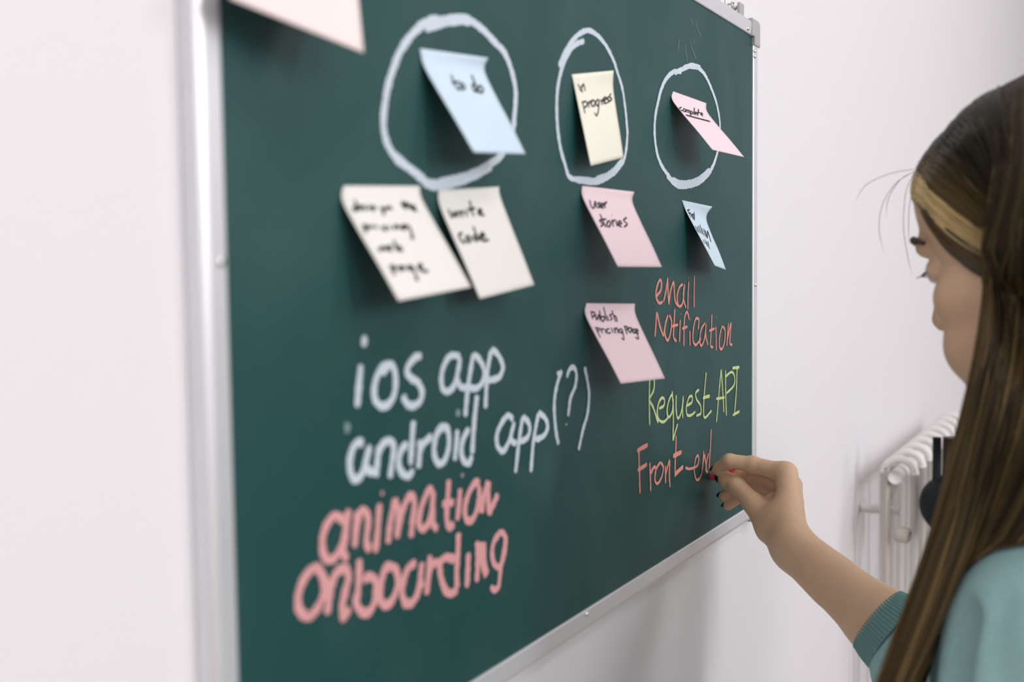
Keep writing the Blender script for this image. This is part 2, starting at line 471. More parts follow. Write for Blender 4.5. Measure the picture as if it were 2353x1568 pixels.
chalk('chalk_circle', tr(3.484, 850, 0, [[(440, 235), (470, 205), (520, 172), (600, 160), (720, 145), (800, 165), (900, 235), (1000, 340), (1080, 430), (1130, 560), (1160, 690), (1165, 800), (1155, 920), (1140, 1050), (1060, 1230), (950, 1320), (800, 1400), (650, 1440), (500, 1475), (420, 1440), (330, 1360), (230, 1290), (160, 1200), (120, 1100), (105, 980), (115, 850), (140, 700), (180, 560), (230, 430), (300, 320), (380, 230), (450, 180), (540, 150)],
    [(460, 225), (600, 180), (720, 165), (790, 180)], [(420, 1455), (520, 1490), (680, 1465), (830, 1410), (970, 1330)], [(170, 1225), (300, 1340), (440, 1440)]]), M_chalkw, 'large white chalk circle around the pale blue note', 0.0062)
chalk('chalk_circle', tr(2.451, 1250, 0, [[(83, 375), (110, 310), (150, 240), (200, 190), (250, 172), (300, 200), (350, 260), (390, 340), (410, 400), (440, 500), (455, 600), (465, 700), (468, 770), (455, 880), (430, 930), (380, 980), (300, 1015), (220, 1010), (145, 1000), (115, 920), (90, 830), (75, 720), (70, 600), (75, 500), (95, 400), (130, 310), (170, 255), (225, 230)],
    [(150, 1005), (220, 1022), (300, 1026), (380, 985), (430, 935)], [(290, 1008), (370, 975), (440, 900)]]), M_chalkw, 'tall white chalk circle around the cream note', 0.0047)
chalk('chalk_circle', tr(2.451, 1250, 0, [[(735, 412), (760, 398), (790, 385), (820, 375), (870, 385), (910, 430), (950, 520), (975, 600), (990, 700), (985, 800), (970, 880), (930, 970), (870, 1020), (800, 1040), (740, 1035), (700, 990), (660, 930), (635, 860), (622, 760), (625, 660), (640, 580), (660, 500), (690, 440), (730, 405), (772, 405)],
    [(690, 990), (745, 1045), (800, 1050), (870, 1030), (930, 975), (965, 900)], [(720, 1010), (780, 1030), (860, 1012), (930, 955)], [(780, 385), (830, 368), (880, 382)]]), M_chalkw, 'white chalk circle around the pink note near the right edge', 0.0052)
chalk('chalk_word', A([[(230, 125), (210, 225)], [(190, 385), (172, 580), (155, 770)],
    [(465, 385), (400, 395), (340, 480), (310, 600), (318, 700), (370, 758), (440, 740), (490, 650), (502, 540), (490, 430), (462, 388), (420, 410), (380, 475)],
    [(735, 305), (680, 320), (620, 390), (605, 450), (640, 505), (700, 545), (735, 610), (735, 690), (690, 745), (630, 755), (590, 720), (568, 660)]]), M_chalkw, "white three-letter chalk word starting the upper line", 0.0056)
chalk('chalk_word', A([[(1085, 325), (1040, 300), (980, 320), (930, 420), (915, 520), (930, 605), (975, 628), (1030, 570), (1068, 430), (1085, 320)], [(1075, 380), (1058, 500), (1090, 585), (1150, 585)],
    [(1205, 285), (1180, 420), (1150, 620), (1128, 855)], [(1205, 290), (1250, 330), (1290, 400), (1302, 470), (1280, 550), (1230, 598), (1155, 590)],
    [(1365, 250), (1335, 400), (1320, 560), (1310, 780)], [(1365, 245), (1420, 290), (1460, 370), (1465, 430), (1430, 500), (1335, 530)]]), M_chalkw, "white chalk word 'app' ending the upper line", 0.0052)
chalk('chalk_word', A([[(215, 1095), (150, 1090), (105, 1180), (90, 1290), (110, 1395), (150, 1420), (200, 1370), (235, 1250), (272, 1110)], [(262, 1150), (235, 1290), (275, 1350), (320, 1352)],
    [(350, 1110), (340, 1240), (328, 1400)], [(342, 1200), (385, 1105), (440, 1072), (478, 1095), (482, 1180), (465, 1290), (450, 1410)],
    [(612, 1100), (560, 1140), (530, 1240), (540, 1330), (590, 1388), (635, 1375), (655, 1325)], [(662, 890), (650, 1050), (635, 1290)],
    [(720, 1060), (715, 1200), (706, 1320)], [(718, 1180), (760, 1090), (832, 1030)],
    [(945, 945), (900, 960), (860, 1060), (850, 1180), (880, 1268), (930, 1268), (970, 1180), (985, 1060), (970, 970), (940, 945), (890, 990)],
    [(1060, 970), (1050, 1100), (1035, 1250)],
    [(1165, 960), (1110, 1060), (1095, 1180), (1120, 1258), (1165, 1270), (1188, 1200)], [(1235, 660), (1210, 900), (1190, 1190)]]), M_chalkw, "long white chalk word starting the second line", 0.0056)
chalk('chalk_word', A([[(1562, 885), (1520, 842), (1465, 900), (1420, 1000), (1415, 1090), (1440, 1150), (1480, 1158), (1530, 1060), (1572, 900)], [(1555, 960), (1545, 1060), (1590, 1102)],
    [(1650, 850), (1620, 1030), (1582, 1360)], [(1650, 850), (1700, 910), (1710, 980), (1680, 1050), (1595, 1092)],
    [(1790, 820), (1755, 1000), (1735, 1150), (1720, 1355)], [(1790, 815), (1850, 870), (1870, 950), (1840, 1020), (1780, 1055), (1735, 1035)]]), M_chalkw, "white chalk word 'app' before the bracketed question mark", 0.0050)
chalk('chalk_word', A([[(2000, 435), (1960, 560), (1935, 700), (1935, 850), (1950, 1000), (1970, 1105)], [(1958, 460), (1985, 470)],
    [(2045, 500), (2070, 428), (2108, 410), (2132, 470), (2120, 580), (2080, 680), (2065, 780), (2057, 850)], [(2038, 918), (2042, 930), 0.7],
    [(2205, 405), (2230, 530), (2245, 660), (2230, 830), (2190, 970), (2150, 1155)]]), M_chalkw, "white chalk bracketed question mark '(?)'", 0.0047)
chalk('chalk_word', B([[(590, 540), (510, 490), (440, 560), (395, 680), (395, 800), (430, 882), (480, 888), (540, 820), (590, 680), (628, 430)], [(605, 560), (598, 700), (575, 800), (595, 860), (622, 880)],
    [(700, 450), (695, 600), (682, 780)], [(690, 640), (725, 480), (755, 445), (795, 480), (805, 560), (788, 680), (792, 765), (830, 785)],
    [(905, 380), (890, 600), (867, 825)], [(932, 275), (925, 310), 0.6],
    [(1045, 335), (1010, 500), (990, 640), (980, 745)], [(1045, 340), (1072, 420), (1075, 540), (1060, 690)], [(1060, 700), (1100, 500), (1145, 365), (1190, 310), (1222, 370), (1205, 520), (1190, 690)],
    [(1385, 290), (1360, 250), (1310, 340), (1275, 450), (1260, 560), (1290, 610), (1340, 570), (1375, 450), (1392, 270)], [(1385, 400), (1388, 560), (1425, 620)],
    [(1532, 165), (1518, 370), (1510, 520), (1535, 600), (1575, 555)], [(1470, 390), (1575, 370)],
    [(1632, 245), (1620, 400), (1603, 535)], [(1660, 110), (1652, 140), 0.6],
    [(1805, 215), (1775, 190), (1720, 270), (1680, 390), (1680, 500), (1720, 542), (1770, 480), (1800, 350), (1805, 220)], [(1808, 300), (1822, 465)], [(1828, 470), (1840, 350), (1862, 250), (1885, 180)], [(1890, 180), (1885, 330), (1893, 485)], [(1893, 485), (1930, 390), (1972, 295)]]), M_chalkp, "pink chalk word 'animation'", 0.0060)
chalk('chalk_word', B([[(385, 1000), (330, 960), (265, 1005), (200, 1120), (172, 1240), (190, 1350), (260, 1402), (330, 1350), (390, 1240), (408, 1130), (380, 1005), (330, 965)],
    [(400, 1030), (440, 1130), (462, 1200)], [(435, 1385), (460, 1180), (500, 1040), (550, 980), (610, 980), (625, 1060), (595, 1180), (570, 1300), (578, 1400), (640, 1325)],
    [(725, 880), (720, 1050), (708, 1200), (690, 1250), (720, 1330), (780, 1372), (840, 1320), (872, 1200), (870, 1085), (820, 1040), (755, 1065)],
    [(1015, 950), (960, 962), (930, 1060), (910, 1170), (920, 1270), (970, 1300), (1020, 1250), (1060, 1150), (1070, 1040), (1040, 960), (985, 950)], [(945, 1290), (1010, 1295)],
    [(1235, 915), (1165, 960), (1120, 1080), (1110, 1200), (1140, 1280), (1200, 1272), (1250, 1180), (1270, 1060), (1285, 910)], [(1270, 1060), (1300, 1140)],
    [(1362, 845), (1350, 1000), (1330, 1205)], [(1345, 1040), (1375, 940), (1440, 905)],
    [(1590, 890), (1505, 868), (1452, 920), (1460, 1050), (1500, 1165), (1550, 1192), (1610, 1150)], [(1617, 645), (1610, 850), (1600, 1000), (1602, 1150)],
    [(1705, 825), (1700, 1000), (1690, 1140)],
    [(1785, 720), (1790, 900), (1780, 1090)], [(1820, 730), (1830, 900), (1868, 1040)], [(1845, 730), (1850, 900), (1872, 1030)],
    [(1990, 650), (1940, 720), (1920, 830), (1940, 925), (1985, 950), (2030, 850), (2042, 720), (2020, 650), (1975, 645), 0.85], [(2040, 720), (2000, 950), (1980, 1120), (1945, 1160), (1905, 1135), 0.8]]), M_chalkp, "pink chalk word 'onboarding'", 0.0064)
W3 = 0.0031
chalk('chalk_word', C([[(213, 232), (245, 190), (250, 140), (240, 122), (220, 170), (215, 230), (235, 270), (258, 262)],
    [(292, 108), (277, 200), (263, 262)], [(290, 120), (292, 200), (297, 282)], [(297, 282), (307, 200), (327, 138), (332, 200), (338, 260), (358, 292)],
    [(388, 150), (366, 168), (350, 230), (360, 290), (385, 270), (397, 148)], [(392, 170), (390, 240), (406, 302)],
    [(425, 132), (420, 210), (418, 312)], [(424, 104), (425, 112), 0.7], [(431, 56), (431, 60), 0.5], [(462, 94), (460, 200), (459, 302)]]), M_chalko, "coral chalk word 'email'", W3)
chalk('chalk_word', C([[(220, 328), (215, 400), (208, 488)], [(222, 332), (240, 420), (262, 486)], [(262, 486), (277, 400), (292, 348)], [(292, 348), (276, 400), (271, 470), (290, 512), (308, 460), (314, 390), (300, 348)],
    [(336, 308), (330, 400), (327, 490), (346, 518)], [(318, 420), (356, 410)], [(370, 378), (364, 522)], [(376, 336), (377, 344), 0.7],
    [(430, 378), (415, 328), (400, 360), (395, 440), (393, 548)], [(383, 436), (417, 422)], [(433, 448), (433, 546)], [(438, 374), (438, 382), 0.7],
    [(485, 442), (490, 380), (470, 373), (455, 430), (452, 510), (470, 540), (502, 500)],
    [(530, 398), (505, 440), (495, 510), (505, 546), (525, 500), (536, 405)], [(536, 412), (535, 480), (549, 542)],
    [(575, 343), (572, 430), (565, 540), (582, 556)], [(558, 450), (592, 434)], [(600, 423), (602, 576)], [(604, 358), (604, 366), 0.7],
    [(640, 418), (625, 480), (622, 550), (638, 566), (655, 520), (658, 450), (642, 418)],
    [(680, 398), (675, 470), (669, 548)], [(671, 522), (690, 430), (698, 403), (693, 470), (691, 530), (706, 540)]]), M_chalko, "coral chalk word 'notification'", W3)
chalk('chalk_word', C([[(175, 750), (172, 900), (174, 1058)], [(205, 755), (200, 830), (168, 892)], [(170, 895), (195, 940), (215, 1000), (228, 1042)],
    [(235, 950), (265, 930), (268, 890), (250, 883), (230, 920), (222, 980), (235, 1025), (265, 1035), (292, 1008)],
    [(322, 850), (300, 890), (285, 960), (295, 1005), (318, 970), (326, 890)], [(318, 838), (325, 950), (325, 1050), (323, 1158)], [(323, 1158), (338, 1100), (353, 1048)],
    [(345, 863), (345, 960), (355, 1012), (375, 980), (391, 890)], [(390, 868), (385, 950), (387, 1012)],
    [(413, 932), (445, 910), (447, 872), (427, 878), (410, 940), (415, 990), (440, 992), (467, 970)],
    [(492, 828), (470, 850), (475, 890), (500, 930), (502, 980), (473, 997)],
    [(538, 716), (530, 800), (522, 900), (525, 1007), (572, 963)], [(516, 882), (560, 868), 1.3]]), M_chalkg, "green chalk word 'Request'", W3)
chalk('chalk_word', C([[(635, 698), (625, 800), (604, 1038)], [(635, 700), (645, 850), (651, 974)], [(602, 887), (656, 879)],
    [(662, 702), (663, 850), (667, 998)], [(664, 742), (700, 715), (719, 742), (715, 800), (668, 852)],
    [(736, 690), (730, 850), (717, 1000)], [(706, 690), (750, 684), 1.2], [(709, 992), (752, 968), 1.1]]), M_chalkg, "green chalk letters 'API'", W3)
chalk('chalk_word', C([[(104, 1205), (108, 1350), (112, 1497)], [(94, 1222), (161, 1183), 1.5], [(97, 1347), (156, 1309), 1.4],
    [(175, 1298), (178, 1400), (180, 1483)], [(180, 1372), (195, 1335), (214, 1324), 1.2],
    [(242, 1295), (215, 1340), (207, 1410), (225, 1432), (250, 1390), (261, 1330), (243, 1294)],
    [(275, 1318), (274, 1432)], [(275, 1385), (295, 1305), (303, 1288), (301, 1380), (305, 1457)],
    [(344, 1122), (343, 1200), (338, 1300), (337, 1390)], [(325, 1256), (379, 1229), 1.7], [(336, 1375), (389, 1323), 1.6],
    [(404, 1330), (430, 1338), (475, 1322), (488, 1290), (486, 1253), (470, 1270), (460, 1340), (470, 1402), (490, 1405), (508, 1370)],
    [(521, 1222), (515, 1300), (507, 1378)], [(512, 1342), (526, 1250), (532, 1290), (541, 1362)],
    [(556, 1235), (542, 1285), (535, 1345), (548, 1358)], [(571, 1082), (565, 1200), (556, 1342)]]), M_chalko, "coral chalk word 'Front-end' under the writing hand", W3)
chalk('chalk_scratch', tr(8.709, 1560, 0, [[(240, 375), (255, 430), (268, 500)], [(335, 400), (350, 530), (425, 730)], [(232, 800), (250, 960), (330, 1170)], [(118, 880), (140, 1080), (168, 1270)], [(305, 780), (290, 890)]])
    + [[(1560, 90), (1557, 118)]], M_scratch, 'faint pale scratches near the upper right corner', 0.0009)
for st, ll in zip(A([[(50, 955), (62, 940), (75, 958), (62, 970), (52, 958)], [(1060, 790), (1072, 850)], [(1100, 1370), (1105, 1400)]]) + B([[(925, 270), (935, 300)]]),
                  ('round dot left of the second line', 'dot between the two white lines', 'dot above the end of animation', 'dot over the start of animation')):
    chalk('chalk_smudge', [st], M_scratch, 'faint grey chalk smudge, '+ll, 0.005)

# ------------------------------------------------------------------ sticky notes
NS = 0.076
def best(px, py, cost, lo=0.0, hi=0.085):
    offs = np.linspace(lo, hi, 341)
    return min(offs, key=lambda o: cost(PY(px, py, o), o))
def note(color, label, TL, TR, CL, CRr, BL, BR, strokes=None, iw=0.0016, tlo=0.0003, cap=None, offs=None):
    pTL = PY(*TL, tlo)
    oTR = best(*TR, lambda p, o: abs(np.linalg.norm(p-pTL)-NS)+0.02*o, 0.0003, 0.05); pTR = PY(*TR, oTR)
    pCL = PY(*CL, 0.002)
    oCR = best(*CRr, lambda p, o: abs(np.linalg.norm(p-pCL)-NS)+0.35*o, 0.001, 0.05); pCR = PY(*CRr, oCR)
    lL, lR = NS-np.linalg.norm(pCL-pTL), NS-np.linalg.norm(pCR-pTR)
    oBL = best(*BL, lambda p, o: abs(np.linalg.norm(p-pCL)-lL)-0.01*o); pBL = PY(*BL, oBL)
    oBR = best(*BR, lambda p, o: 1.5*abs(np.linalg.norm(p-pBL)-NS)+abs(np.linalg.norm(p-pCR)-lR)+0.1*o); pBR = PY(*BR, oBR)
    if offs: pBL, pBR = PY(*BL, offs[0]), PY(*BR, offs[1])
    nu, nv = 14, 22
    def edge(T, Cc, Bp):
        return resample([T, Cc, Cc+(Bp-Cc)*0.30+(Cc-T)*0.10, Cc+(Bp-Cc)*0.65, Bp], nv+1)
    EL_, ER_ = edge(pTL, pCL, pBL), edge(pTR, pCR, pBR)
    V = []
    for j in range(nv+1):
        v = j/nv
        a, b = EL_[j], ER_[j]
        for i in range(nu+1):
            u = i/nu
            V.append(a+(b-a)*u)
    V = np.array(V)
    # shallow cross-curl of the sheet
    Fq = [(j*(nu+1)+i, j*(nu+1)+i+1, (j+1)*(nu+1)+i+1, (j+1)*(nu+1)+i) for j in range(nv) for i in range(nu)]
    G = V.reshape(nv+1, nu+1, 3)
    du, dv = np.gradient(G, axis=1), np.gradient(G, axis=0)
    Nn = np.cross(du, dv); Nn /= np.linalg.norm(Nn, axis=2, keepdims=True)
    if Nn[nv//2, nu//2, 1] > 0: Nn = -Nn
    back = (G-Nn*0.0002).reshape(-1, 3)
    n = len(V)
    Fc = list(Fq)+[tuple(i+n for i in reversed(f)) for f in Fq]
    ring = [i for i in range(nu+1)]+[j*(nu+1)+nu for j in range(1, nv+1)]+[nv*(nu+1)+i for i in range(nu-1, -1, -1)]+[j*(nu+1) for j in range(nv-1, 0, -1)]
    for a, b in zip(ring, ring[1:]+ring[:1]): Fc.append((a, a+n, b+n, b))
    me = mesh_np('sticky_note', np.vstack([V, back]), Fc)
    bm = bmesh.new(); bm.from_mesh(me); bmesh.ops.recalc_face_normals(bm, faces=bm.faces); bm.to_mesh(me); bm.free()
    o = link('sticky_note', me, PAPER[color], None, True)
    tag(o, label, 'sticky note', 'sticky notes on the chalkboard')
    if strokes:
        bvh = BVHTree.FromPolygons([tuple(v) for v in V], [tuple(f) for f in Fq])
        parts = []
        for k, st in enumerate(strokes):
            ww = iw
            if isinstance(st[-1], (int, float)): ww, st = iw*st[-1], st[:-1]
            Pp, Nq = [], []
            q = catmull([np.array((p[0], p[1], 0.0)) for p in st], 2.0)
            for p in q:
                d = Vector(ray(p[0], p[1])).normalized()
                loc, nor, idx, dist = bvh.ray_cast(Vector(CAM), d)
                if loc is None: continue
                nn = np.array(nor)
                if nn @ np.array(d) > 0: nn = -nn
                Pp.append(np.array(loc)+nn*(0.00012+0.00003*(k % 5))); Nq.append(nn)
            if len(Pp) > 1: parts.append(flat_ribbon(np.array(Pp), np.array(Nq), ww, 0.00015, 0.06))
        if parts:
            tag(link('handwriting', join_meshes('handwriting', parts), M_ink, o), cap or 'black marker handwriting')
    return o
Dn = lambda s: tr(4.706, 760, 400, s)
En = lambda s: tr(2.451, 1250, 0, s)
Gn = lambda s: tr(3.136, 1500, 140, s)
Hn = lambda s: tr(3.136, 1310, 400, s)
note('peach', 'pale peach sticky note cut off by the top edge of the photo', (560, -250), (805, -185), (556, -215), (812, -130), (528, -4), (836, 121))
note('blue', "pale blue sticky note reading 'to do' inside the largest chalk circle", (965, 111), (1122, 133), (973, 149), (1113, 161), (1089, 350), (1208, 354),
    tr(3.484, 850, 0, [[(650, 600), (672, 665), (700, 715), (722, 712)], [(655, 665), (715, 655)], [(735, 665), (720, 695), (745, 718), (755, 690), (735, 663)], [(845, 665), (820, 690), (840, 735), (862, 700)], [(812, 600), (838, 670), (868, 748)], [(882, 682), (865, 715), (888, 745), (905, 715), (882, 680)]]), 0.0019, cap="black handwriting 'to do'")
note('cream', "cream sticky note reading 'in progress' inside the narrow middle chalk circle", (1314, 171), (1410, 162), (1321, 204), (1409, 200), (1358, 381), (1433, 362),
    En([[(190, 472), (208, 518)], [(192, 446), (193, 450)], [(206, 482), (216, 522)], [(210, 497), (222, 475), (231, 514)],
        [(213, 570), (224, 612), (230, 640)], [(214, 580), (234, 572), (241, 595), (222, 608)], [(245, 570), (253, 608)], [(248, 588), (264, 566)], [(272, 563), (264, 590), (280, 598), (287, 575), (272, 562)],
        [(303, 558), (290, 580), (302, 597), (312, 565)], [(310, 560), (306, 620), (295, 652), (283, 634)], [(319, 560), (326, 593)], [(322, 575), (335, 553)], [(335, 572), (350, 556), (340, 548), (334, 580), (354, 580)],
        [(364, 545), (353, 556), (366, 566), (356, 580)], [(377, 527), (367, 546), (381, 556), (369, 573)]]), 0.0016, cap="black handwriting 'in progress'")
note('pink', "pale pink sticky note with underlined 'complete' in the rightmost chalk circle", (1547, 210), (1623, 237), (1544, 228), (1625, 257), (1637, 344), (1710, 361),
    Gn([[(207, 334), (190, 344), (195, 360), (217, 358)], [(224, 344), (218, 362), (232, 366), (236, 350), (224, 344)], [(240, 350), (240, 373)], [(241, 358), (252, 354), (253, 376)], [(254, 360), (265, 358), (266, 382)], [(272, 360), (272, 397)], [(272, 364), (286, 368), (282, 384), (272, 380)],
        [(299, 338), (295, 390)], [(303, 382), (316, 378), (310, 369), (302, 382), (313, 393)], [(329, 348), (322, 396)], [(316, 375), (341, 372)], [(345, 387), (359, 384), (352, 374), (344, 388), (363, 400)],
        [(238, 391), (325, 415), (413, 438), 1.5]]), 0.0014, cap="black handwriting 'complete' with an underline")
note('white', "white sticky note reading 'design the pricing web page', left note of the overlapping pair", (790, 427), (965, 427), (786, 460), (968, 453), (916, 692), (1083, 660),
    Dn([[(272, 360), (240, 378), (265, 397), (287, 365)], [(255, 280), (275, 340), (297, 388)], [(300, 372), (327, 360), (315, 345), (300, 375), (332, 390)], [(367, 345), (352, 362), (377, 376), (360, 392)], [(405, 350), (415, 390)], [(402, 318), (404, 326)],
        [(470, 350), (440, 362), (455, 390), (480, 352)], [(530, 350), (555, 385), (575, 435), (555, 425)], [(560, 392), (590, 365)], [(600, 358), (612, 397)], [(605, 372), (640, 358), (657, 395)],
        [(768, 288), (790, 350), (812, 390)], [(757, 342), (825, 320)], [(808, 298), (832, 372)], [(825, 342), (850, 330), (862, 377)], [(870, 370), (907, 366), (895, 345), (868, 375), (935, 402)],
        [(345, 550), (370, 610), (382, 642)], [(348, 560), (385, 560), (387, 590), (365, 597)], [(410, 558), (427, 602)], [(415, 577), (458, 565)], [(487, 550), (497, 598)], [(592, 568), (560, 580), (575, 606), (602, 600)], [(625, 558), (637, 606)], [(680, 558), (692, 606)], [(685, 575), (720, 560), (737, 602)],
        [(815, 552), (765, 570), (785, 600), (825, 560)], [(825, 552), (855, 590), (872, 650), (887, 695), (858, 682)],
        [(508, 800), (535, 827), (560, 788), (590, 822), (612, 782)], [(622, 802), (652, 796), (635, 784), (625, 815), (662, 832)], [(680, 718), (700, 790), (722, 832)], [(700, 802), (740, 788), (767, 820), (725, 832)],
        [(635, 988), (675, 1060), (692, 1102)], [(640, 1002), (680, 998), (692, 1030), (665, 1042)], [(765, 998), (730, 1020), (760, 1042), (780, 1005), (805, 1040)], [(865, 990), (830, 1015), (860, 1037), (887, 1000)], [(887, 1000), (910, 1080), (937, 1142), (910, 1132)], [(945, 1012), (987, 1000), (965, 978), (945, 1015), (985, 1050), (1055, 1050)]]), 0.0021, cap="black handwriting 'design the pricing web page'")
note('white', "white sticky note reading 'write code', right note of the overlapping pair", (1008, 437), (1147, 429), (1009, 468), (1149, 450), (1103, 687), (1228, 655),
    Dn([[(1268, 380), (1310, 467), (1335, 412), (1358, 462), (1380, 395)], [(1398, 398), (1418, 475)], [(1403, 432), (1435, 400)], [(1455, 398), (1472, 462)], [(1450, 365), (1452, 372)], [(1500, 288), (1522, 400), (1548, 457)], [(1475, 392), (1562, 368)], [(1590, 412), (1632, 400), (1610, 383), (1593, 430), (1660, 448)],
        [(1422, 638), (1385, 660), (1410, 722), (1452, 750)], [(1475, 668), (1458, 710), (1490, 737), (1512, 700), (1475, 668)], [(1572, 658), (1540, 690), (1570, 722), (1597, 680)], [(1538, 568), (1570, 650), (1607, 722)], [(1620, 682), (1662, 670), (1635, 638), (1613, 690), (1650, 722), (1707, 710)]]), 0.0021, cap="black handwriting 'write code'")
note('pink', "pale pink sticky note reading 'user stories' below the narrow middle circle", (1338, 427), (1458, 441), (1338, 450), (1453, 463), (1420, 613), (1521, 614),
    Hn([[(140, 188), (152, 237), (170, 245), (179, 198)], [(179, 193), (192, 247)], [(212, 205), (198, 216), (213, 229), (200, 247)], [(215, 236), (237, 225), (225, 211), (217, 240), (240, 246)], [(242, 204), (251, 247)], [(245, 224), (264, 199)],
        [(235, 322), (212, 340), (236, 360), (219, 382)], [(214, 288), (240, 350), (257, 386)], [(223, 336), (258, 324)], [(272, 338), (262, 370), (281, 381), (291, 350), (272, 337)], [(300, 328), (311, 382)], [(302, 352), (322, 328)], [(330, 333), (339, 380)], [(298, 295), (299, 299)], [(345, 366), (370, 355), (355, 339), (347, 370), (372, 383)], [(407, 313), (385, 336), (411, 360), (388, 384)]]), 0.0017, cap="black handwriting 'user stories'")
note('blue', 'pale blue sticky note curled edge on, below the rightmost chalk circle', (1567, 460), (1637, 475), (1576, 484), (1623, 500), (1643, 611), (1668, 620),
    Gn([[(247, 1072), (262, 1100), (276, 1132)], [(250, 1076), (266, 1074)], [(258, 1100), (272, 1096)], [(272, 1098), (286, 1132)], [(280, 1104), (290, 1142)], [(282, 1115), (291, 1106), (297, 1146)], [(297, 1088), (299, 1150)],
        [(304, 1190), (322, 1232)], [(318, 1195), (332, 1240)], [(328, 1190), (345, 1245)], [(338, 1180), (356, 1250)], [(352, 1205), (366, 1258)], [(366, 1210), (378, 1265)], [(376, 1222), (390, 1275), (395, 1230), (418, 1306), 1.3], [(395, 1230), (404, 1262)],
        [(360, 1290), (372, 1318)], [(372, 1288), (386, 1325)], [(384, 1300), (396, 1340)], [(396, 1302), (404, 1345), (411, 1352)]]), 0.0017, cap='black handwriting in three short lines')
note('pink', "pale pink sticky note reading 'publish pricing page' beside the coral chalk words", (1348, 697), (1459, 698), (1345, 722), (1460, 722), (1427, 882), (1528, 870),
    Hn([[(148, 988), (162, 1047)], [(149, 996), (176, 1000), (172, 1026), (155, 1026)], [(180, 1008), (191, 1052), (206, 1015), (214, 1056)], [(209, 984), (226, 1062)], [(220, 1032), (246, 1030), (240, 1060), (226, 1062)], [(240, 958), (264, 1062)], [(266, 1020), (277, 1062)], [(302, 1010), (285, 1020), (301, 1040), (288, 1057)], [(300, 983), (327, 1067)], [(315, 1032), (327, 1025), (340, 1067)],
        [(180, 1103), (218, 1182)], [(182, 1110), (207, 1115), (198, 1142)], [(215, 1108), (232, 1152)], [(220, 1127), (242, 1114)], [(248, 1118), (260, 1152)], [(282, 1114), (262, 1125), (276, 1150), (292, 1140)], [(295, 1108), (310, 1147)], [(315, 1108), (327, 1152)], [(320, 1127), (336, 1111), (347, 1152)], [(367, 1114), (350, 1130), (370, 1147), (374, 1118)], [(374, 1118), (387, 1192), (368, 1182)],
        [(388, 1093), (410, 1157)], [(390, 1100), (414, 1105), (405, 1127)], [(432, 1104), (415, 1125), (435, 1142), (442, 1110), (452, 1147)], [(464, 1114), (450, 1135), (466, 1147), (472, 1118)], [(472, 1118), (492, 1187), (468, 1177)], [(470, 1142), (490, 1130), (478, 1119), (472, 1145), (495, 1152)]]), 0.0015, cap="black handwriting 'publish pricing page'")

# ------------------------------------------------------------------ signed-distance modelling for the body
class Prim:
    def __init__(s, fn, c, R, k): s.fn, s.c, s.R, s.k = fn, np.asarray(c, float), R, k
def cap_(a, b, ra, rb=None, k=0.006):
    a, b = np.asarray(a, float), np.asarray(b, float); rb = ra if rb is None else rb
    ba = b-a; L2 = max(ba @ ba, 1e-12)
    def fn(P):
        h = np.clip(((P-a) @ ba)/L2, 0, 1)
        return np.linalg.norm(P-a-h[:, None]*ba, axis=1)-(ra+(rb-ra)*h)
    return Prim(fn, (a+b)/2, math.sqrt(L2)/2+max(ra, rb), k)
def ell_(c, r, R=None, k=0.01):
    c, r = np.asarray(c, float), np.asarray(r, float)
    def fn(P):
        q = P-c
        if R is not None: q = q @ R.T
        k0 = np.linalg.norm(q/r, axis=1); k1 = np.linalg.norm(q/(r*r), axis=1)
        return np.where(k0 < 1e-6, -r.min(), k0*(k0-1)/np.maximum(k1, 1e-9))
    return Prim(fn, c, float(r.max()), k)
def smin(a, b, k):
    if k <= 0: return np.minimum(a, b)
    h = np.clip(0.5+0.5*(b-a)/k, 0, 1)
    return b+(a-b)*h-k*h*(1-h)
def smax(a, b, k): return -smin(-a, -b, k)
def make_field(groups, cuts=(), warp=None):
    """groups: [(k, [Prim])]; cuts: [Prim] smoothly subtracted"""
    def field(P, c, R):
        tot = None
        for kg, pr in groups:
            g = None
            for p in pr:
                if np.linalg.norm(p.c-c)-p.R > R+0.05: continue
                d = p.fn(P)
                g = d if g is None else smin(g, d, p.k)
            if g is not None: tot = g if tot is None else smin(tot, g, kg)
        if tot is None: return np.full(len(P), 0.05)
        for p in cuts:
            if np.linalg.norm(p.c-c)-p.R > R+0.05: continue
            tot = smax(tot, -p.fn(P), p.k)
        if warp is not None: tot = tot+warp(P)
        return tot
    return field
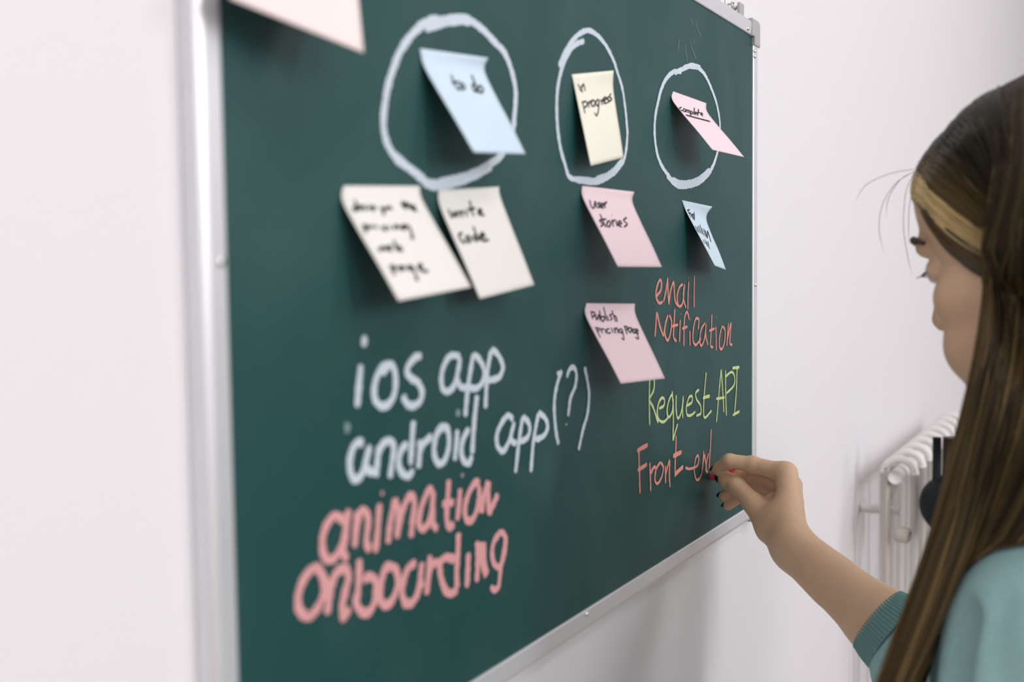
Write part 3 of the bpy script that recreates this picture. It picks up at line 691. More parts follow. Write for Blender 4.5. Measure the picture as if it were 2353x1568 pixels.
def surface_nets(field, lo, hi, h, Bk=8):
    lo, hi = np.asarray(lo, float), np.asarray(hi, float)
    S = Bk*h
    n = np.ceil((hi-lo)/S).astype(int)
    # coarse pass on super blocks of 4^3 blocks
    keep = []
    SB = 4
    for I in range(0, n[0], SB):
        for J in range(0, n[1], SB):
            for K in range(0, n[2], SB):
                c = lo+(np.array((I, J, K))+SB/2)*S; R = SB*S*0.87
                g = np.stack(np.meshgrid(*[np.arange(o, min(o+SB, m)) for o, m in zip((I, J, K), n)], indexing='ij'), -1).reshape(-1, 3)
                d = field(lo+(g+0.5)*S, c, R)
                g = g[np.abs(d) < S*1.15]
                if len(g): keep.append((c, R, g))
    loc = np.stack(np.meshgrid(*[np.arange(Bk+1)]*3, indexing='ij'), -1).reshape(-1, 3)
    Nn = n*Bk+2
    def key(c): return (c[..., 0]*Nn[1]+c[..., 1])*Nn[2]+c[..., 2]
    VK, VP, QD = [], [], []
    offs = np.stack(np.meshgrid([0, 1], [0, 1], [0, 1], indexing='ij'), -1).reshape(-1, 3)
    for c, R, g in keep:
        P = (g[:, None, :]*Bk+loc[None]).reshape(-1, 3)
        d = field(lo+P*h, c, R).reshape(len(g), Bk+1, Bk+1, Bk+1)
        sgn = d < 0
        cc = np.stack([d[:, o[0]:o[0]+Bk, o[1]:o[1]+Bk, o[2]:o[2]+Bk] for o in offs], -1)
        neg = (cc < 0).sum(-1)
        idx = np.argwhere((neg > 0) & (neg < 8))
        if not len(idx): continue
        dv = cc[tuple(idx.T)]
        acc = np.zeros((len(idx), 3)); cnt = np.zeros(len(idx))
        for i in range(8):
            for j in range(i+1, 8):
                if np.abs(offs[i]-offs[j]).sum() != 1: continue
                m = (dv[:, i] < 0) != (dv[:, j] < 0)
                t = dv[:, i]/np.where(m, dv[:, i]-dv[:, j], 1)
                acc += np.where(m[:, None], offs[i]+(offs[j]-offs[i])*t[:, None], 0); cnt += m
        base = g[idx[:, 0]]*Bk+idx[:, 1:]
        VK.append(key(base)); VP.append(lo+(base+acc/cnt[:, None])*h)
        for ax in range(3):
            sl0 = [slice(None)]+[slice(0, Bk)]*3; sl1 = list(sl0); sl1[ax+1] = slice(1, Bk+1)
            e = sgn[tuple(sl0)] != sgn[tuple(sl1)]
            q = np.argwhere(e)
            if not len(q): continue
            b = g[q[:, 0]]*Bk+q[:, 1:]
            inside = sgn[tuple(sl0)][tuple(q.T)]
            a1, a2 = [(1, 2), (2, 0), (0, 1)][ax]
            quad = []
            for s1, s2 in ((0, 0), (-1, 0), (-1, -1), (0, -1)):
                o = b.copy(); o[:, a1] += s1; o[:, a2] += s2
                quad.append(key(o))
            quad = np.stack(quad, 1)
            quad[~inside] = quad[~inside][:, ::-1]
            QD.append(quad)
    VK = np.concatenate(VK); VP = np.concatenate(VP); QD = np.concatenate(QD)
    VK, ui = np.unique(VK, return_index=True); VP = VP[ui]
    pos = np.searchsorted(VK, QD); pos = np.clip(pos, 0, len(VK)-1)
    ok = (VK[pos] == QD).all(1)
    return VP, pos[ok]
def nets_mesh(name, field, lo, hi, h):
    V, Q = surface_nets(field, lo, hi, h)
    me = bpy.data.meshes.new(name)
    me.vertices.add(len(V)); me.vertices.foreach_set('co', V.astype(np.float32).ravel())
    me.loops.add(len(Q)*4); me.loops.foreach_set('vertex_index', Q.astype(np.int32).ravel())
    me.polygons.add(len(Q)); me.polygons.foreach_set('loop_start', (np.arange(len(Q))*4).astype(np.int32))
    me.update(calc_edges=True); me.validate()
    return me
def bounds(groups, pad=0.02):
    lo = np.min([p.c-p.R for _, g in groups for p in g], axis=0)-pad
    hi = np.max([p.c+p.R for _, g in groups for p in g], axis=0)+pad
    return lo, hi

# ------------------------------------------------------------------ the person: skeleton
UP = np.array([0, 0, 1.0])
az, pit = math.radians(61), math.radians(17.5)
Fh = np.array([math.cos(az), math.sin(az), 0]); Rh = np.array([math.sin(az), -math.cos(az), 0])
HF = Fh*math.cos(pit)-UP*math.sin(pit); HU = UP*math.cos(pit)+Fh*math.sin(pit); HR = Rh
HO = PZ(2148, 755, 0.86)-0.116*HF+0.035*HU
HM = np.stack([HR, HF, HU])                 # rows: head axes
def hl(x, y, z): return HO+x*HR+y*HF+z*HU
SL, SR = np.array([0.766, 0.028, EYE-0.243]), np.array([1.062, -0.062, EYE-0.175])
MID = (SL+SR)/2
LB = (SL-SR); LB[2] = 0; LB /= np.linalg.norm(LB)          # towards her left
FB = np.array([-LB[1], LB[0], 0]); FB = FB if FB[1] > 0 else -FB   # forward
BM = np.stack([LB, FB, UP])
def bl(l, f, z): return np.array([MID[0], MID[1], 0])+l*LB+f*FB+z*UP

WR = PY(1820, 1256, 0.109)
C0 = PZ(2022, 1428, 1.0)
fdir = (C0-WR)/np.linalg.norm(C0-WR)
EL = WR+fdir*0.245
ELL, WRL = SL+np.array([-0.03, 0.06, -0.275]), SL+np.array([0.055, 0.17, -0.46])

# ---- right hand: joints (fingertips pinch the chalk)
IX = [PY(1806, 1087, 0.092), PY(1730, 1068, 0.056), PY(1676, 1060, 0.0320), PY(1647, 1079, 0.0150)]
TH = [PY(1772, 1215, 0.084), PY(1730, 1157, 0.061), PY(1693, 1117, 0.040), PY(1664, 1101, 0.0225)]
M1 = IX[0]
MM = M1+np.array([0.011, -0.003, -0.015]); MR_ = M1+np.array([0.018, -0.003, -0.034]); MP_ = M1+np.array([0.021, 0.000, -0.053])
MI = [MM, PX(1738, 1083, 1.108), PX(1702, 1094, 1.108), PX(1672, 1097, 1.110)]
RI = [MR_, PX(1750, 1112, 1.114), PX(1700, 1118, 1.113), PX(1664, 1140, 1.111)]
PI_ = [MP_, PX(1742, 1128, 1.116), PX(1702, 1140, 1.113), PX(1673, 1162, 1.109)]
def finger(J, r, k=0.003):
    out = []
    for i in range(3):
        out.append(cap_(J[i], J[i+1], r[i], r[i+1], k))
    # fuller pads and knuckle
    out.append(ell_(J[1], (r[1]*1.08,)*3, None, k))
    return out
hand_f = finger(IX, (0.0096, 0.0083, 0.0077, 0.0060))+[]
grpI = (0.006, hand_f)
grpM = (0.0012, finger(MI, (0.0098, 0.0086, 0.0077, 0.0064)))
grpR = (0.0012, finger(RI, (0.0093, 0.0081, 0.0072, 0.0062)))
grpP = (0.0012, finger(PI_, (0.0084, 0.0072, 0.0064, 0.0055)))
# palm: metacarpals + thenar + hypothenar
wr_i, wr_p = WR+0.011*(M1-MP_)/np.linalg.norm(M1-MP_), WR-0.010*(M1-MP_)/np.linalg.norm(M1-MP_)
palm = [cap_(wr_i, IX[0], 0.0135, 0.0108, 0.010), cap_(wr_i*0.6+wr_p*0.4, MM, 0.0140, 0.0108, 0.010), cap_(wr_i*0.3+wr_p*0.7, MR_, 0.0140, 0.0105, 0.010), cap_(wr_p, MP_, 0.0140, 0.0095, 0.010),
        cap_(WR+(TH[0]-WR)*0.45, TH[0], 0.0135, 0.0140, 0.012), cap_(TH[0], TH[1], 0.0140, 0.0108, 0.010),
        cap_(TH[0]*0.45+IX[0]*0.55+np.array([0.004, 0, -0.006]), TH[1]*0.55+IX[0]*0.45+np.array([0.006, -0.002, -0.008]), 0.0062, 0.0045, 0.012),
        ell_(TH[0]*0.30+IX[0]*0.32+WR*0.38+np.array([-0.005, 0.004, 0.002]), (0.0115,)*3, None, 0.018)]
thumb = [cap_(TH[1], TH[2], 0.0104, 0.0096, 0.003), cap_(TH[2], TH[3], 0.0096, 0.0076, 0.003), ell_(TH[2]*0.35+TH[3]*0.65, (0.0094,)*3, None, 0.004)]
fore = [cap_(WR+(WR-C0)*0.0, C0, 0.0195, 0.0315, 0.012), cap_(C0, EL, 0.0315, 0.036, 0.01),
        cap_(wr_i, WR+fdir*0.05, 0.0145, 0.019, 0.012), cap_(wr_p, WR+fdir*0.05, 0.0135, 0.019, 0.012)]
# ---- left hand, hanging relaxed below the picture
ld = (WRL-ELL)/np.linalg.norm(WRL-ELL)
lw = np.cross(ld, UP); lw /= np.linalg.norm(lw); ln = np.cross(lw, ld)
LH = [(0.012, cap_(WRL+(-0.012+0.008*i)*lw, WRL+ld*0.085+(-0.027+0.018*i)*lw, 0.012, 0.0095, 0.008)) for i in range(4)]
lfing = []
for i, (L, r) in enumerate(((0.066, 0.0078), (0.074, 0.0084), (0.078, 0.0085), (0.070, 0.0082))):
    b = WRL+ld*0.085+(-0.027+0.018*i)*lw
    j1 = b+ld*L*0.47-ln*0.010; j2 = j1+ld*L*0.22-ln*0.014; j3 = j2+ld*L*0.10-ln*0.016
    lfing.append((0.0012, [cap_(b, j1, r*1.1, r, 0.003), cap_(j1, j2, r, r*0.9, 0.003), cap_(j2, j3, r*0.9, r*0.75, 0.003)]))
tb = WRL+ld*0.03+0.028*lw; t1 = tb+ld*0.035+0.016*lw-ln*0.01; t2 = t1+ld*0.028-ln*0.006
lthumb = (0.003, [cap_(WRL+ld*0.01+0.012*lw, tb, 0.014, 0.013, 0.008), cap_(tb, t1, 0.0125, 0.0100, 0.003), cap_(t1, t2, 0.0100, 0.0078, 0.003)])

# ---- head
def E(c, r, k=0.012): return ell_(hl(*c), r, HM, k)
head = [E((0, -0.008, 0.043), (0.073, 0.094, 0.072)), E((0, 0.026, -0.022), (0.056, 0.060, 0.080), 0.02), E((0, 0.046, -0.072), (0.043, 0.044, 0.037), 0.015),
        E((0, 0.079, -0.097), (0.023, 0.015, 0.015), 0.014), E((0, 0.040, 0.046), (0.058, 0.0455, 0.050), 0.02),
        cap_(hl(-0.036, 0.079, 0.021), hl(0, 0.086, 0.020), 0.0075, k=0.012), cap_(hl(0.036, 0.079, 0.021), hl(0, 0.086, 0.020), 0.0075, k=0.012),
        E((-0.030, 0.059, -0.063), (0.025, 0.025, 0.025), 0.02), E((0.030, 0.059, -0.063), (0.025, 0.025, 0.025), 0.02), E((-0.041, 0.054, -0.026), (0.021, 0.022, 0.020), 0.015), E((0.041, 0.054, -0.026), (0.021, 0.022, 0.020), 0.015)]
nose = [cap_(hl(0, 0.087, 0.012), hl(0, 0.106, -0.030), 0.0062, 0.0088, 0.006), E((-0.0115, 0.096, -0.036), (0.0068, 0.009, 0.006), 0.004), E((0.0115, 0.096, -0.036), (0.0068, 0.009, 0.006), 0.004)]
lips = [cap_(hl(-0.021, 0.082, -0.064), hl(0, 0.0925, -0.061), 0.0038, 0.0058, 0.003), cap_(hl(0.021, 0.082, -0.064), hl(0, 0.0925, -0.061), 0.0038, 0.0058, 0.003),
        cap_(hl(-0.019, 0.080, -0.069), hl(0, 0.0905, -0.0715), 0.0035, 0.0062, 0.003), cap_(hl(0.019, 0.080, -0.069), hl(0, 0.0905, -0.0715), 0.0035, 0.0062, 0.003)]
lids = [E((s*0.032, 0.0715, 0.001), (0.0145, 0.0120, 0.0108), 0.004) for s in (-1, 1)]
ears = [E((s*0.066, -0.014, -0.008), (0.004, 0.014, 0.022), 0.006) for s in (-1, 1)]
eyecuts = [E((s*0.032, 0.088, 0.003), (0.013, 0.010, 0.008), 0.007) for s in (-1, 1)]
NB0, NB1 = hl(0, -0.035, -0.075), bl(0, -0.03, EYE-0.165)
neck = [cap_(NB0, NB1, 0.050, 0.056, 0.02)]
# ---- trunk and limbs
HIP = 0.86
torso = [cap_(SL, SR, 0.050, 0.050, 0.03), cap_(NB1, MID, 0.056, 0.06, 0.05), ell_(bl(0, 0, 1.19), (0.145, 0.095, 0.20), BM, 0.05), ell_(bl(0, 0, 0.98), (0.118, 0.085, 0.18), BM, 0.05), ell_(bl(0, -0.01, HIP), (0.148, 0.098, 0.12), BM, 0.05),
         cap_(SR, EL, 0.048, 0.037, 0.02), cap_(SL, ELL, 0.048, 0.037, 0.02), cap_(ELL, WRL, 0.036, 0.021, 0.01)]
legs = []
for s in (-1, 1):
    a, b, c = bl(s*0.085, -0.01, 0.84), bl(s*0.095, 0.012, 0.47), bl(s*0.10, -0.03, 0.085)
    legs += [cap_(a, b, 0.078, 0.052, 0.03), cap_(b, c, 0.052, 0.034, 0.02), cap_(c+UP*-0.03, c+FB*0.13+UP*-0.05, 0.03, 0.022, 0.02)]
groups = [(0.02, torso+legs+neck), (0.012, fore), (0.012, palm), (0.008, hand_f), (0.004, thumb), (0.02, head), (0.006, nose), (0.003, lips), (0.004, lids), (0.004, ears)]
GP = [grpM, grpR, grpP]
groups += [(0.0035, g[1]) for g in GP]
groups += [(k, [p]) for k, p in LH]+lfing+[lthumb]
def crease(P):
    return 0.0
body_field = make_field(groups, eyecuts)
def lo_hi(gr, pad=0.03): return bounds(gr, pad)
lo, hi = bounds(groups, 0.01)
body_me = nets_mesh('person', body_field, lo, hi, 0.0021)
person = link('person', body_me, M_skin, None, True)
tag(person, 'person with long brown hair and a teal sweatshirt writing on the board with chalk', 'person')

# ---- face details
def ball(name, c, r, m, parent, R=None, seg=20):
    bm = bmesh.new(); bmesh.ops.create_uvsphere(bm, u_segments=seg, v_segments=seg//2, radius=1.0)
    r = np.broadcast_to(r, (3,)); RR = np.eye(3) if R is None else R
    for v in bm.verts:
        q = np.array(v.co)*r
        v.co = Vector(np.asarray(c)+q @ RR)
    return link(name, bm, m, parent, True)
for s in (-1, 1):
    e = ball('eye', hl(s*0.032, 0.0735, 0.001), 0.0118, M_eye, person)
    ball('iris', hl(s*0.031, 0.0832, -0.0015), (0.0052, 0.0026, 0.0052), M_iris, e, HM)
    # brow and lashes
    bp = [hl(s*0.014, 0.0945, 0.0235), hl(s*0.026, 0.0915, 0.0275), hl(s*0.0405, 0.0845, 0.0285), hl(s*0.0500, 0.0755, 0.0250), hl(s*0.0555, 0.0655, 0.0195)]
    link('eyebrow', tube_mesh('eyebrow', catmull(bp, 0.002), [0.0016+0.0016*math.sin(math.pi*t) for t in np.linspace(0, 1, len(catmull(bp, 0.002)))], 8), M_brow, person, True)
    parts = []
    for j in range(26):
        t = j/25-0.5
        p0 = hl(s*(0.032+t*0.025), 0.0868-0.022*t*t*4*0.35-(0.004 if s*t*s > 0.2 else 0)*0, 0.0035-0.006*abs(t))
        d = HF*0.9+HR*s*t*0.9-HU*0.55
        d = d/np.linalg.norm(d)
        pts = [p0-d*0.001, p0+d*0.004, p0+d*0.0075+HU*0.0018]
        me = tube_mesh('l', pts, [0.00035, 0.00028, 0.0001], 4)
        parts.append(([tuple(v.co) for v in me.vertices], [tuple(p.vertices) for p in me.polygons])); bpy.data.meshes.remove(me)
    link('eyelashes', join_meshes('eyelashes', parts), M_brow, person)
# lips in their own colour: a thin layer over the mouth
lf = make_field([(0.003, lips)])
# ---- finger nails
def nail(J2, J3, up, r, m=M_nail):
    t = J3-J2; t /= np.linalg.norm(t)
    n = up-t*(up @ t); n /= np.linalg.norm(n); s = np.cross(t, n)
    Rm = np.stack([s, t, n])
    o = ball('fingernail', J3+t*r*0.30+n*r*0.60, (r*0.72, r*1.05, r*0.42), m, person, Rm, 16)
    return o
nail(IX[2], IX[3], UP*0.6+np.array([0, 1.0, 0]), 0.0062)
nail(TH[2], TH[3], np.array([-1.0, 0.5, 0.1]), 0.0076)  # thumb nail's dark colour stands in for the index finger's shade there
nail(RI[2], RI[3], np.array([0.3, 1.0, 0.3]), 0.0062); nail(PI_[2], PI_[3], np.array([0.2, 1.0, 0.2]), 0.0055); nail(MI[2], MI[3], np.array([0.5, 1.0, 0.6]), 0.0064)

# ---- the chalk in her fingers
ca, cbp = PY(1633, 1097, 0.0006), PY(1687, 1085, 0.0305)
cdir = (cbp-ca)/np.linalg.norm(cbp-ca)
cl_ = np.linalg.norm(cbp-ca)
prof = [(0.0026, 0), (0.0041, 0.0009), (0.0046, 0.003), (0.0048, cl_*0.5), (0.0049, cl_-0.0012), (0.0042, cl_)]
ck = link('chalk_stick', lathe_mesh('chalk_stick', prof, ca, cdir, 20), M_stick, None, True)
tag(ck, 'short pink chalk stick pinched between finger and thumb', 'chalk')

# ------------------------------------------------------------------ clothing
CUFF0 = WR+fdir*(np.linalg.norm(C0-WR)-0.002)
seam = CUFF0+fdir*0.020
sl_r = [cap_(seam+fdir*0.035, EL, 0.048, 0.060, 0.03), cap_(EL, SR, 0.062, 0.068, 0.04)]
sl_l = [cap_(SL+np.array([0.004, 0, -0.006]), ELL, 0.066, 0.058, 0.05), cap_(ELL, WRL-ld*0.03, 0.056, 0.044, 0.03)]
tor = [cap_(SL, SR, 0.060, 0.060, 0.04), ell_(bl(0, 0.005, 1.20), (0.178, 0.125, 0.21), BM, 0.06), ell_(bl(0, 0.0, 0.99), (0.170, 0.120, 0.19), BM, 0.06), ell_(bl(0, 0, 0.86), (0.178, 0.125, 0.08), BM, 0.05), cap_(NB1-UP*0.015, MID, 0.068, 0.075, 0.06)]
sg = [(0.03, tor), (0.045, sl_l), (0.035, sl_r)]
def folds(P):
    a = P[:, 0]*0.6+P[:, 1]*0.9
    return 0.0035*np.sin(P[:, 2]*46+a*34+2.2*np.sin(P[:, 0]*21))*np.sin(P[:, 1]*27+P[:, 2]*13)+0.003*np.sin(P[:, 2]*19-a*23)
neck_cut = [cap_(NB0, NB1+UP*0.03, 0.058, 0.060, 0.008), ell_(CUFF0-fdir*0.032, (0.075, 0.075, 0.050), np.stack(frame_of(fdir)[1:]+frame_of(fdir)[:1]), 0.004)]
sw_me = nets_mesh('sweatshirt', make_field(sg, neck_cut, folds), *bounds(sg, 0.02), 0.005)
sb = bvh_of(sw_me)
for line, dep, wid in (([(2206, 1425), (2196, 1480), (2188, 1540), (2186, 1620)], 0.030, 0.011), ([(2300, 1400), (2290, 1470), (2300, 1560)], 0.004, 0.012), ([(2150, 1480), (2140, 1560)], 0.004, 0.008)):
    pts = []
    for q in catmull([np.array((a_, b_, 0.0)) for a_, b_ in line], 6.0):
        hit = sb.ray_cast(Vector(CAM), Vector(ray(q[0], q[1])).normalized())
        if hit[0] is not None: pts.append((np.array(hit[0]), np.array(hit[1])))
    if len(pts) < 2: continue
    Pq = np.array([p for p, _ in pts]); nq = np.array([n_ for _, n_ in pts]).mean(0); nq /= np.linalg.norm(nq)
    co = np.empty(len(sw_me.vertices)*3, np.float32); sw_me.vertices.foreach_get('co', co); co = co.reshape(-1, 3).astype(float)
    dmin = np.min(np.linalg.norm(co[:, None]-Pq[None], axis=2), axis=1)
    co -= nq[None]*(dep*np.exp(-(dmin/wid)**2))[:, None]
    sw_me.vertices.foreach_set('co', co.astype(np.float32).ravel()); sw_me.update()
sweat = link('sweatshirt', sw_me, M_sweat, person, True)
tag(sweat, 'teal sweatshirt with sleeves pushed up')
def rib_cuff(name, c, ax, r0, r1, L, nrib, m, parent, flare=0.0):
    t, a, b = frame_of(ax)
    V, Fc = [], []
    rows = [(r0-0.0035, 0.004), (r0-0.001, 0.0004), (r0+0.0006, 0.0)]+[(r0+(r1-r0)*q+flare*math.sin(math.pi*q), L*q) for q in np.linspace(0.04, 1, 10)]
    n = nrib*6
    for i, (r, h) in enumerate(rows):
        for k in range(n):
            th = 2*math.pi*k/n
            rr = r+(0.0009*math.cos(th*nrib) if i > 0 else 0)
            V.append(np.asarray(c)+t*h+rr*(math.cos(th)*a+math.sin(th)*b))
    for i in range(len(rows)-1):
        for k in range(n):
            k2 = (k+1) % n
            Fc.append((i*n+k, i*n+k2, (i+1)*n+k2, (i+1)*n+k))
    return link(name, mesh_np(name, V, Fc), m, parent, True)
cu = rib_cuff('cuff', CUFF0, fdir, 0.0338, 0.0390, 0.023, 64, M_cuff, sweat, 0.001)
tag(cu, 'darker ribbed cuff')
cu2 = rib_cuff('cuff', WRL-ld*0.012, -ld, 0.026, 0.040, 0.035, 56, M_cuff, sweat)
link('collar', tube_mesh('collar', [NB1+UP*(0.016)+0.058*(math.cos(q)*LB+math.sin(q)*FB)+UP*0.012*(-math.sin(q)) for q in np.linspace(0, 2*math.pi, 41)], 0.0075, 10), M_cuff, sweat, True)
jg = [(0.02, [ell_(bl(0, -0.012, 0.84), (0.172, 0.126, 0.15), BM, 0.05)]+[cap_(bl(s*0.085, -0.01, 0.80), bl(s*0.095, 0.012, 0.47), 0.092, 0.064, 0.05) for s in (-1, 1)]+[cap_(bl(s*0.095, 0.012, 0.47), bl(s*0.10, -0.03, 0.10), 0.063, 0.05, 0.02) for s in (-1, 1)])]
link('jeans', nets_mesh('jeans', make_field(jg), *bounds(jg), 0.009), M_jean, person, True)
for s in (-1, 1):
    c = bl(s*0.10, -0.03, 0.0)
    g = [(0.02, [ell_(c+FB*0.045+UP*0.032, (0.046, 0.135, 0.031), BM, 0.02), ell_(c+UP*0.055-FB*0.02, (0.042, 0.06, 0.05), BM, 0.03)])]
    def flat(P): return np.zeros(len(P))
    fld = make_field(g)
    f2 = (lambda fl: (lambda P, cc, R: np.maximum(fl(P, cc, R), 0.001-P[:, 2])))(fld)
    lo2, hi2 = bounds(g); lo2[2] = -0.02
    link('shoe', nets_mesh('shoe', f2, lo2, hi2, 0.006), M_shoe, person, True)

# ------------------------------------------------------------------ hair
def push_out(Cv, bvh, m0, m1, frac, deep=-1.0):
    out = Cv.copy()
    for i in range(Cv.shape[0]):
        mg = m0+(m1-m0)*(1-frac[i])
        for j in range(Cv.shape[1]):
            loc, nor, idx, d = bvh.find_nearest(Vector(Cv[i, j]), 0.09)
            if loc is None: continue
            n_ = np.array(nor); sd = (Cv[i, j]-np.array(loc)) @ n_
            mj = mg*min(1.0, 0.2+j*0.16)
            if deep < sd < mj: out[i, j] = Cv[i, j]+n_*(mj-sd)
    return out
def strands(name, curves, radii, cols, m, parent, nside=4, tips=(1, 1, 1)):
    """curves: (S, n, 3) array; one slim tapering lock per curve"""
    Cv = np.asarray(curves); S, n = Cv.shape[:2]
    T = np.gradient(Cv, axis=1); T /= np.linalg.norm(T, axis=2, keepdims=True)+1e-9
    ref = np.array([0.9, 0.3, 0.15])
    Aa = np.cross(T, ref); Aa /= np.linalg.norm(Aa, axis=2, keepdims=True)+1e-9
    Bb = np.cross(T, Aa)
    tt = np.linspace(0, 1, n)
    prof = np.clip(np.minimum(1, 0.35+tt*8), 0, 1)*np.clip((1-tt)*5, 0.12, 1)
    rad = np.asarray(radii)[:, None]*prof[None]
    V = np.empty((S, n, nside, 3))
    for k in range(nside):
        th = 2*math.pi*k/nside
        V[:, :, k] = Cv+rad[..., None]*(math.cos(th)*Aa+math.sin(th)*Bb)
    Vf = V.reshape(-1, 3)
    s, i, k = np.meshgrid(np.arange(S), np.arange(n-1), np.arange(nside), indexing='ij')
    k2 = (k+1) % nside
    b0 = (s*n+i)*nside; b1 = (s*n+i+1)*nside
    Q = np.stack([b0+k, b0+k2, b1+k2, b1+k], -1).reshape(-1, 4)
    me = bpy.data.meshes.new(name)
    me.vertices.add(len(Vf)); me.vertices.foreach_set('co', Vf.astype(np.float32).ravel())
    me.loops.add(len(Q)*4); me.loops.foreach_set('vertex_index', Q.astype(np.int32).ravel())
    me.polygons.add(len(Q)); me.polygons.foreach_set('loop_start', (np.arange(len(Q))*4).astype(np.int32))
    me.update(calc_edges=True)
    at = me.color_attributes.new('strand', 'FLOAT_COLOR', 'POINT')
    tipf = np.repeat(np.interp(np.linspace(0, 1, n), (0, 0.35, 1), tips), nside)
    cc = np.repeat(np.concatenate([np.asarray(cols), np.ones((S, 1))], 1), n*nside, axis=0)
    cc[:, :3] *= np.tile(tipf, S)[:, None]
    at.data.foreach_set('color', cc.astype(np.float32).ravel())
    return link(name, me, m, parent, True)
def scalp(p, lift=0.0015):
    d = Vector(ray(p[0], p[1])).normalized(); best_ = None
    for bv in (HB, HC):
        hit = bv.ray_cast(Vector(CAM), d)
        if hit[0] is not None and (best_ is None or hit[3] < best_[1]): best_ = (np.array(hit[0])+np.array(hit[1])*lift, hit[3])
    if best_ is None:
        q = PZ(*p)
        c_ = HC.find_nearest(Vector(q), 0.2)
        return q if c_[0] is None else np.array(c_[0])+np.array(c_[1])*lift
    return best_[0]
def sheet(guides, count, n, depth, lat, seed, clump=24, on=False):
    """strands spread between neighbouring guide curves, layered in depth"""
    r = np.random.default_rng(seed)
    G = np.stack([resample([(scalp(p, 0.0025) if (on is True or k_ < int(on)) else PZ(*p)) for k_, p in enumerate(g)], n) for g in guides])      # (g, n, 3)
    m = len(G)
    u = np.sort(r.uniform(0, m-1, count)); u = np.clip(u, 0, m-1-1e-6)
    # gather loosely in locks
    cu_ = (np.floor(u*clump)+0.5)/clump
    u2 = np.clip(u*0.55+cu_*0.45, 0, m-1-1e-6)
    i = np.floor(u2).astype(int); f = (u2-i)[:, None, None]
    Cv = G[i]*(1-f)+G[np.minimum(i+1, m-1)]*f
    dd = r.uniform(0, 1, count)**1.2
    away = (G.mean((0, 1))-CAM); away /= np.linalg.norm(away)
    tt = np.linspace(0, 1, n)[None, :, None]
    Cv = Cv+away*(depth*dd)[:, None, None]*(np.clip((tt-0.40)*3, 0.06, 1) if on is not True else np.minimum(1, 0.15+2.2*tt))
    nz = r.normal(0, 1, (count, 3))[:, None, :]*lat
    ph = r.uniform(0, 6.28, (count, 1, 3))
    Cv = Cv+nz*np.minimum(1, 2.5*tt)+lat*0.8*np.sin(tt*r.uniform(3, 9, (count, 1, 1))+ph)*np.minimum(1, 2*tt)
    return Cv, u, dd
# the cap of roots over the skull
hc = [(0.012, [E((0, -0.016, 0.044), (0.0785, 0.097, 0.0745)), E((0, -0.060, -0.02), (0.066, 0.062, 0.08), 0.03), E((0, -0.035, -0.008), (0.0775, 0.052, 0.060), 0.02)])]
hcut = [E((0, 0.095, -0.05), (0.085, 0.085, 0.118), 0.012)]
cap_me = nets_mesh('hair', make_field(hc, hcut), *bounds(hc, 0.02), 0.004)
hair = link('hair', cap_me, M_haircap, person, True)
tag(hair, 'long straight brown hair with pale blonde front streak')
HB, HC = bvh_of(body_me), bvh_of(cap_me)
DARK, MIDB, LITE, BLON = np.array((0.020, 0.0145, 0.0075)), np.array((0.090, 0.058, 0.022)), np.array((0.17, 0.11, 0.045)), np.array((0.72, 0.52, 0.25))
g0 = [(2322, 222, .80), (2300, 340, .775), (2284, 470, .755), (2276, 610, .745), (2262, 760, .716), (2236, 900, .714), (2197, 1050, .712), (2148, 1230, .710), (2080, 1430, .705), (2018, 1585, .70), (1972, 1720, .70)]
g1 = [(2340, 212, .80), (2338, 350, .755), (2318, 520, .73), (2306, 680, .72), (2290, 850, .706), (2260, 1000, .705), (2210, 1200, .705), (2134, 1420, .70), (2056, 1600, .695), (2005, 1720, .695)]
g2 = [(2385, 196, .79), (2400, 350, .735), (2388, 560, .705), (2372, 760, .702), (2335, 950, .695), (2278, 1150, .71), (2186, 1370, .715), (2092, 1570, .715), (2040, 1700, .71)]
g3 = [(2460, 185, .775), (2500, 370, .70), (2490, 600, .675), (2465, 800, .665), (2425, 1000, .67), (2345, 1180, .69), (2240, 1350, .715), (2140, 1490, .735), (2078, 1610, .74), (2050, 1700, .74)]
g4 = [(2560, 170, .75), (2640, 420, .67), (2640, 650, .64), (2600, 850, .63), (2550, 1020, .635), (2460, 1190, .655), (2330, 1330, .71), (2200, 1450, .74), (2110, 1570, .75), (2080, 1700, .75)]
Cv, u, dd_ = sheet([g0, g1, g2, g3, g4], 2600, 26, 0.035, 0.0016, 3, 24, 4.0)
Cv = push_out(push_out(Cv, HB, 0.003, 0.010, dd_), HC, 0.002, 0.006, dd_)
Cv = push_out(Cv, bvh_of(sw_me), 0.002, 0.003, dd_, -0.012)
r_ = np.random.default_rng(11)
# lock colour varies slowly across the curtain with light streaks
phase = np.sin(u*9.0+0.6)*0.5+np.sin(u*23+1.3)*0.35+np.sin(u*47)*0.25+r_.normal(0, 0.28, len(u))
wgt = np.clip(0.42+0.5*phase, 0, 1)[:, None]
cols = DARK*(1-wgt)+MIDB*wgt
hi_ = np.clip(phase-0.45, 0, 1)[:, None]*1.2
cols = cols*(1-np.clip(hi_, 0, 1))+LITE*np.clip(hi_, 0, 1)
strands('hair_length', Cv, r_.uniform(0.0007, 0.0013, len(u)), cols, M_hair, hair, 4, (0.7, 0.9, 2.0))
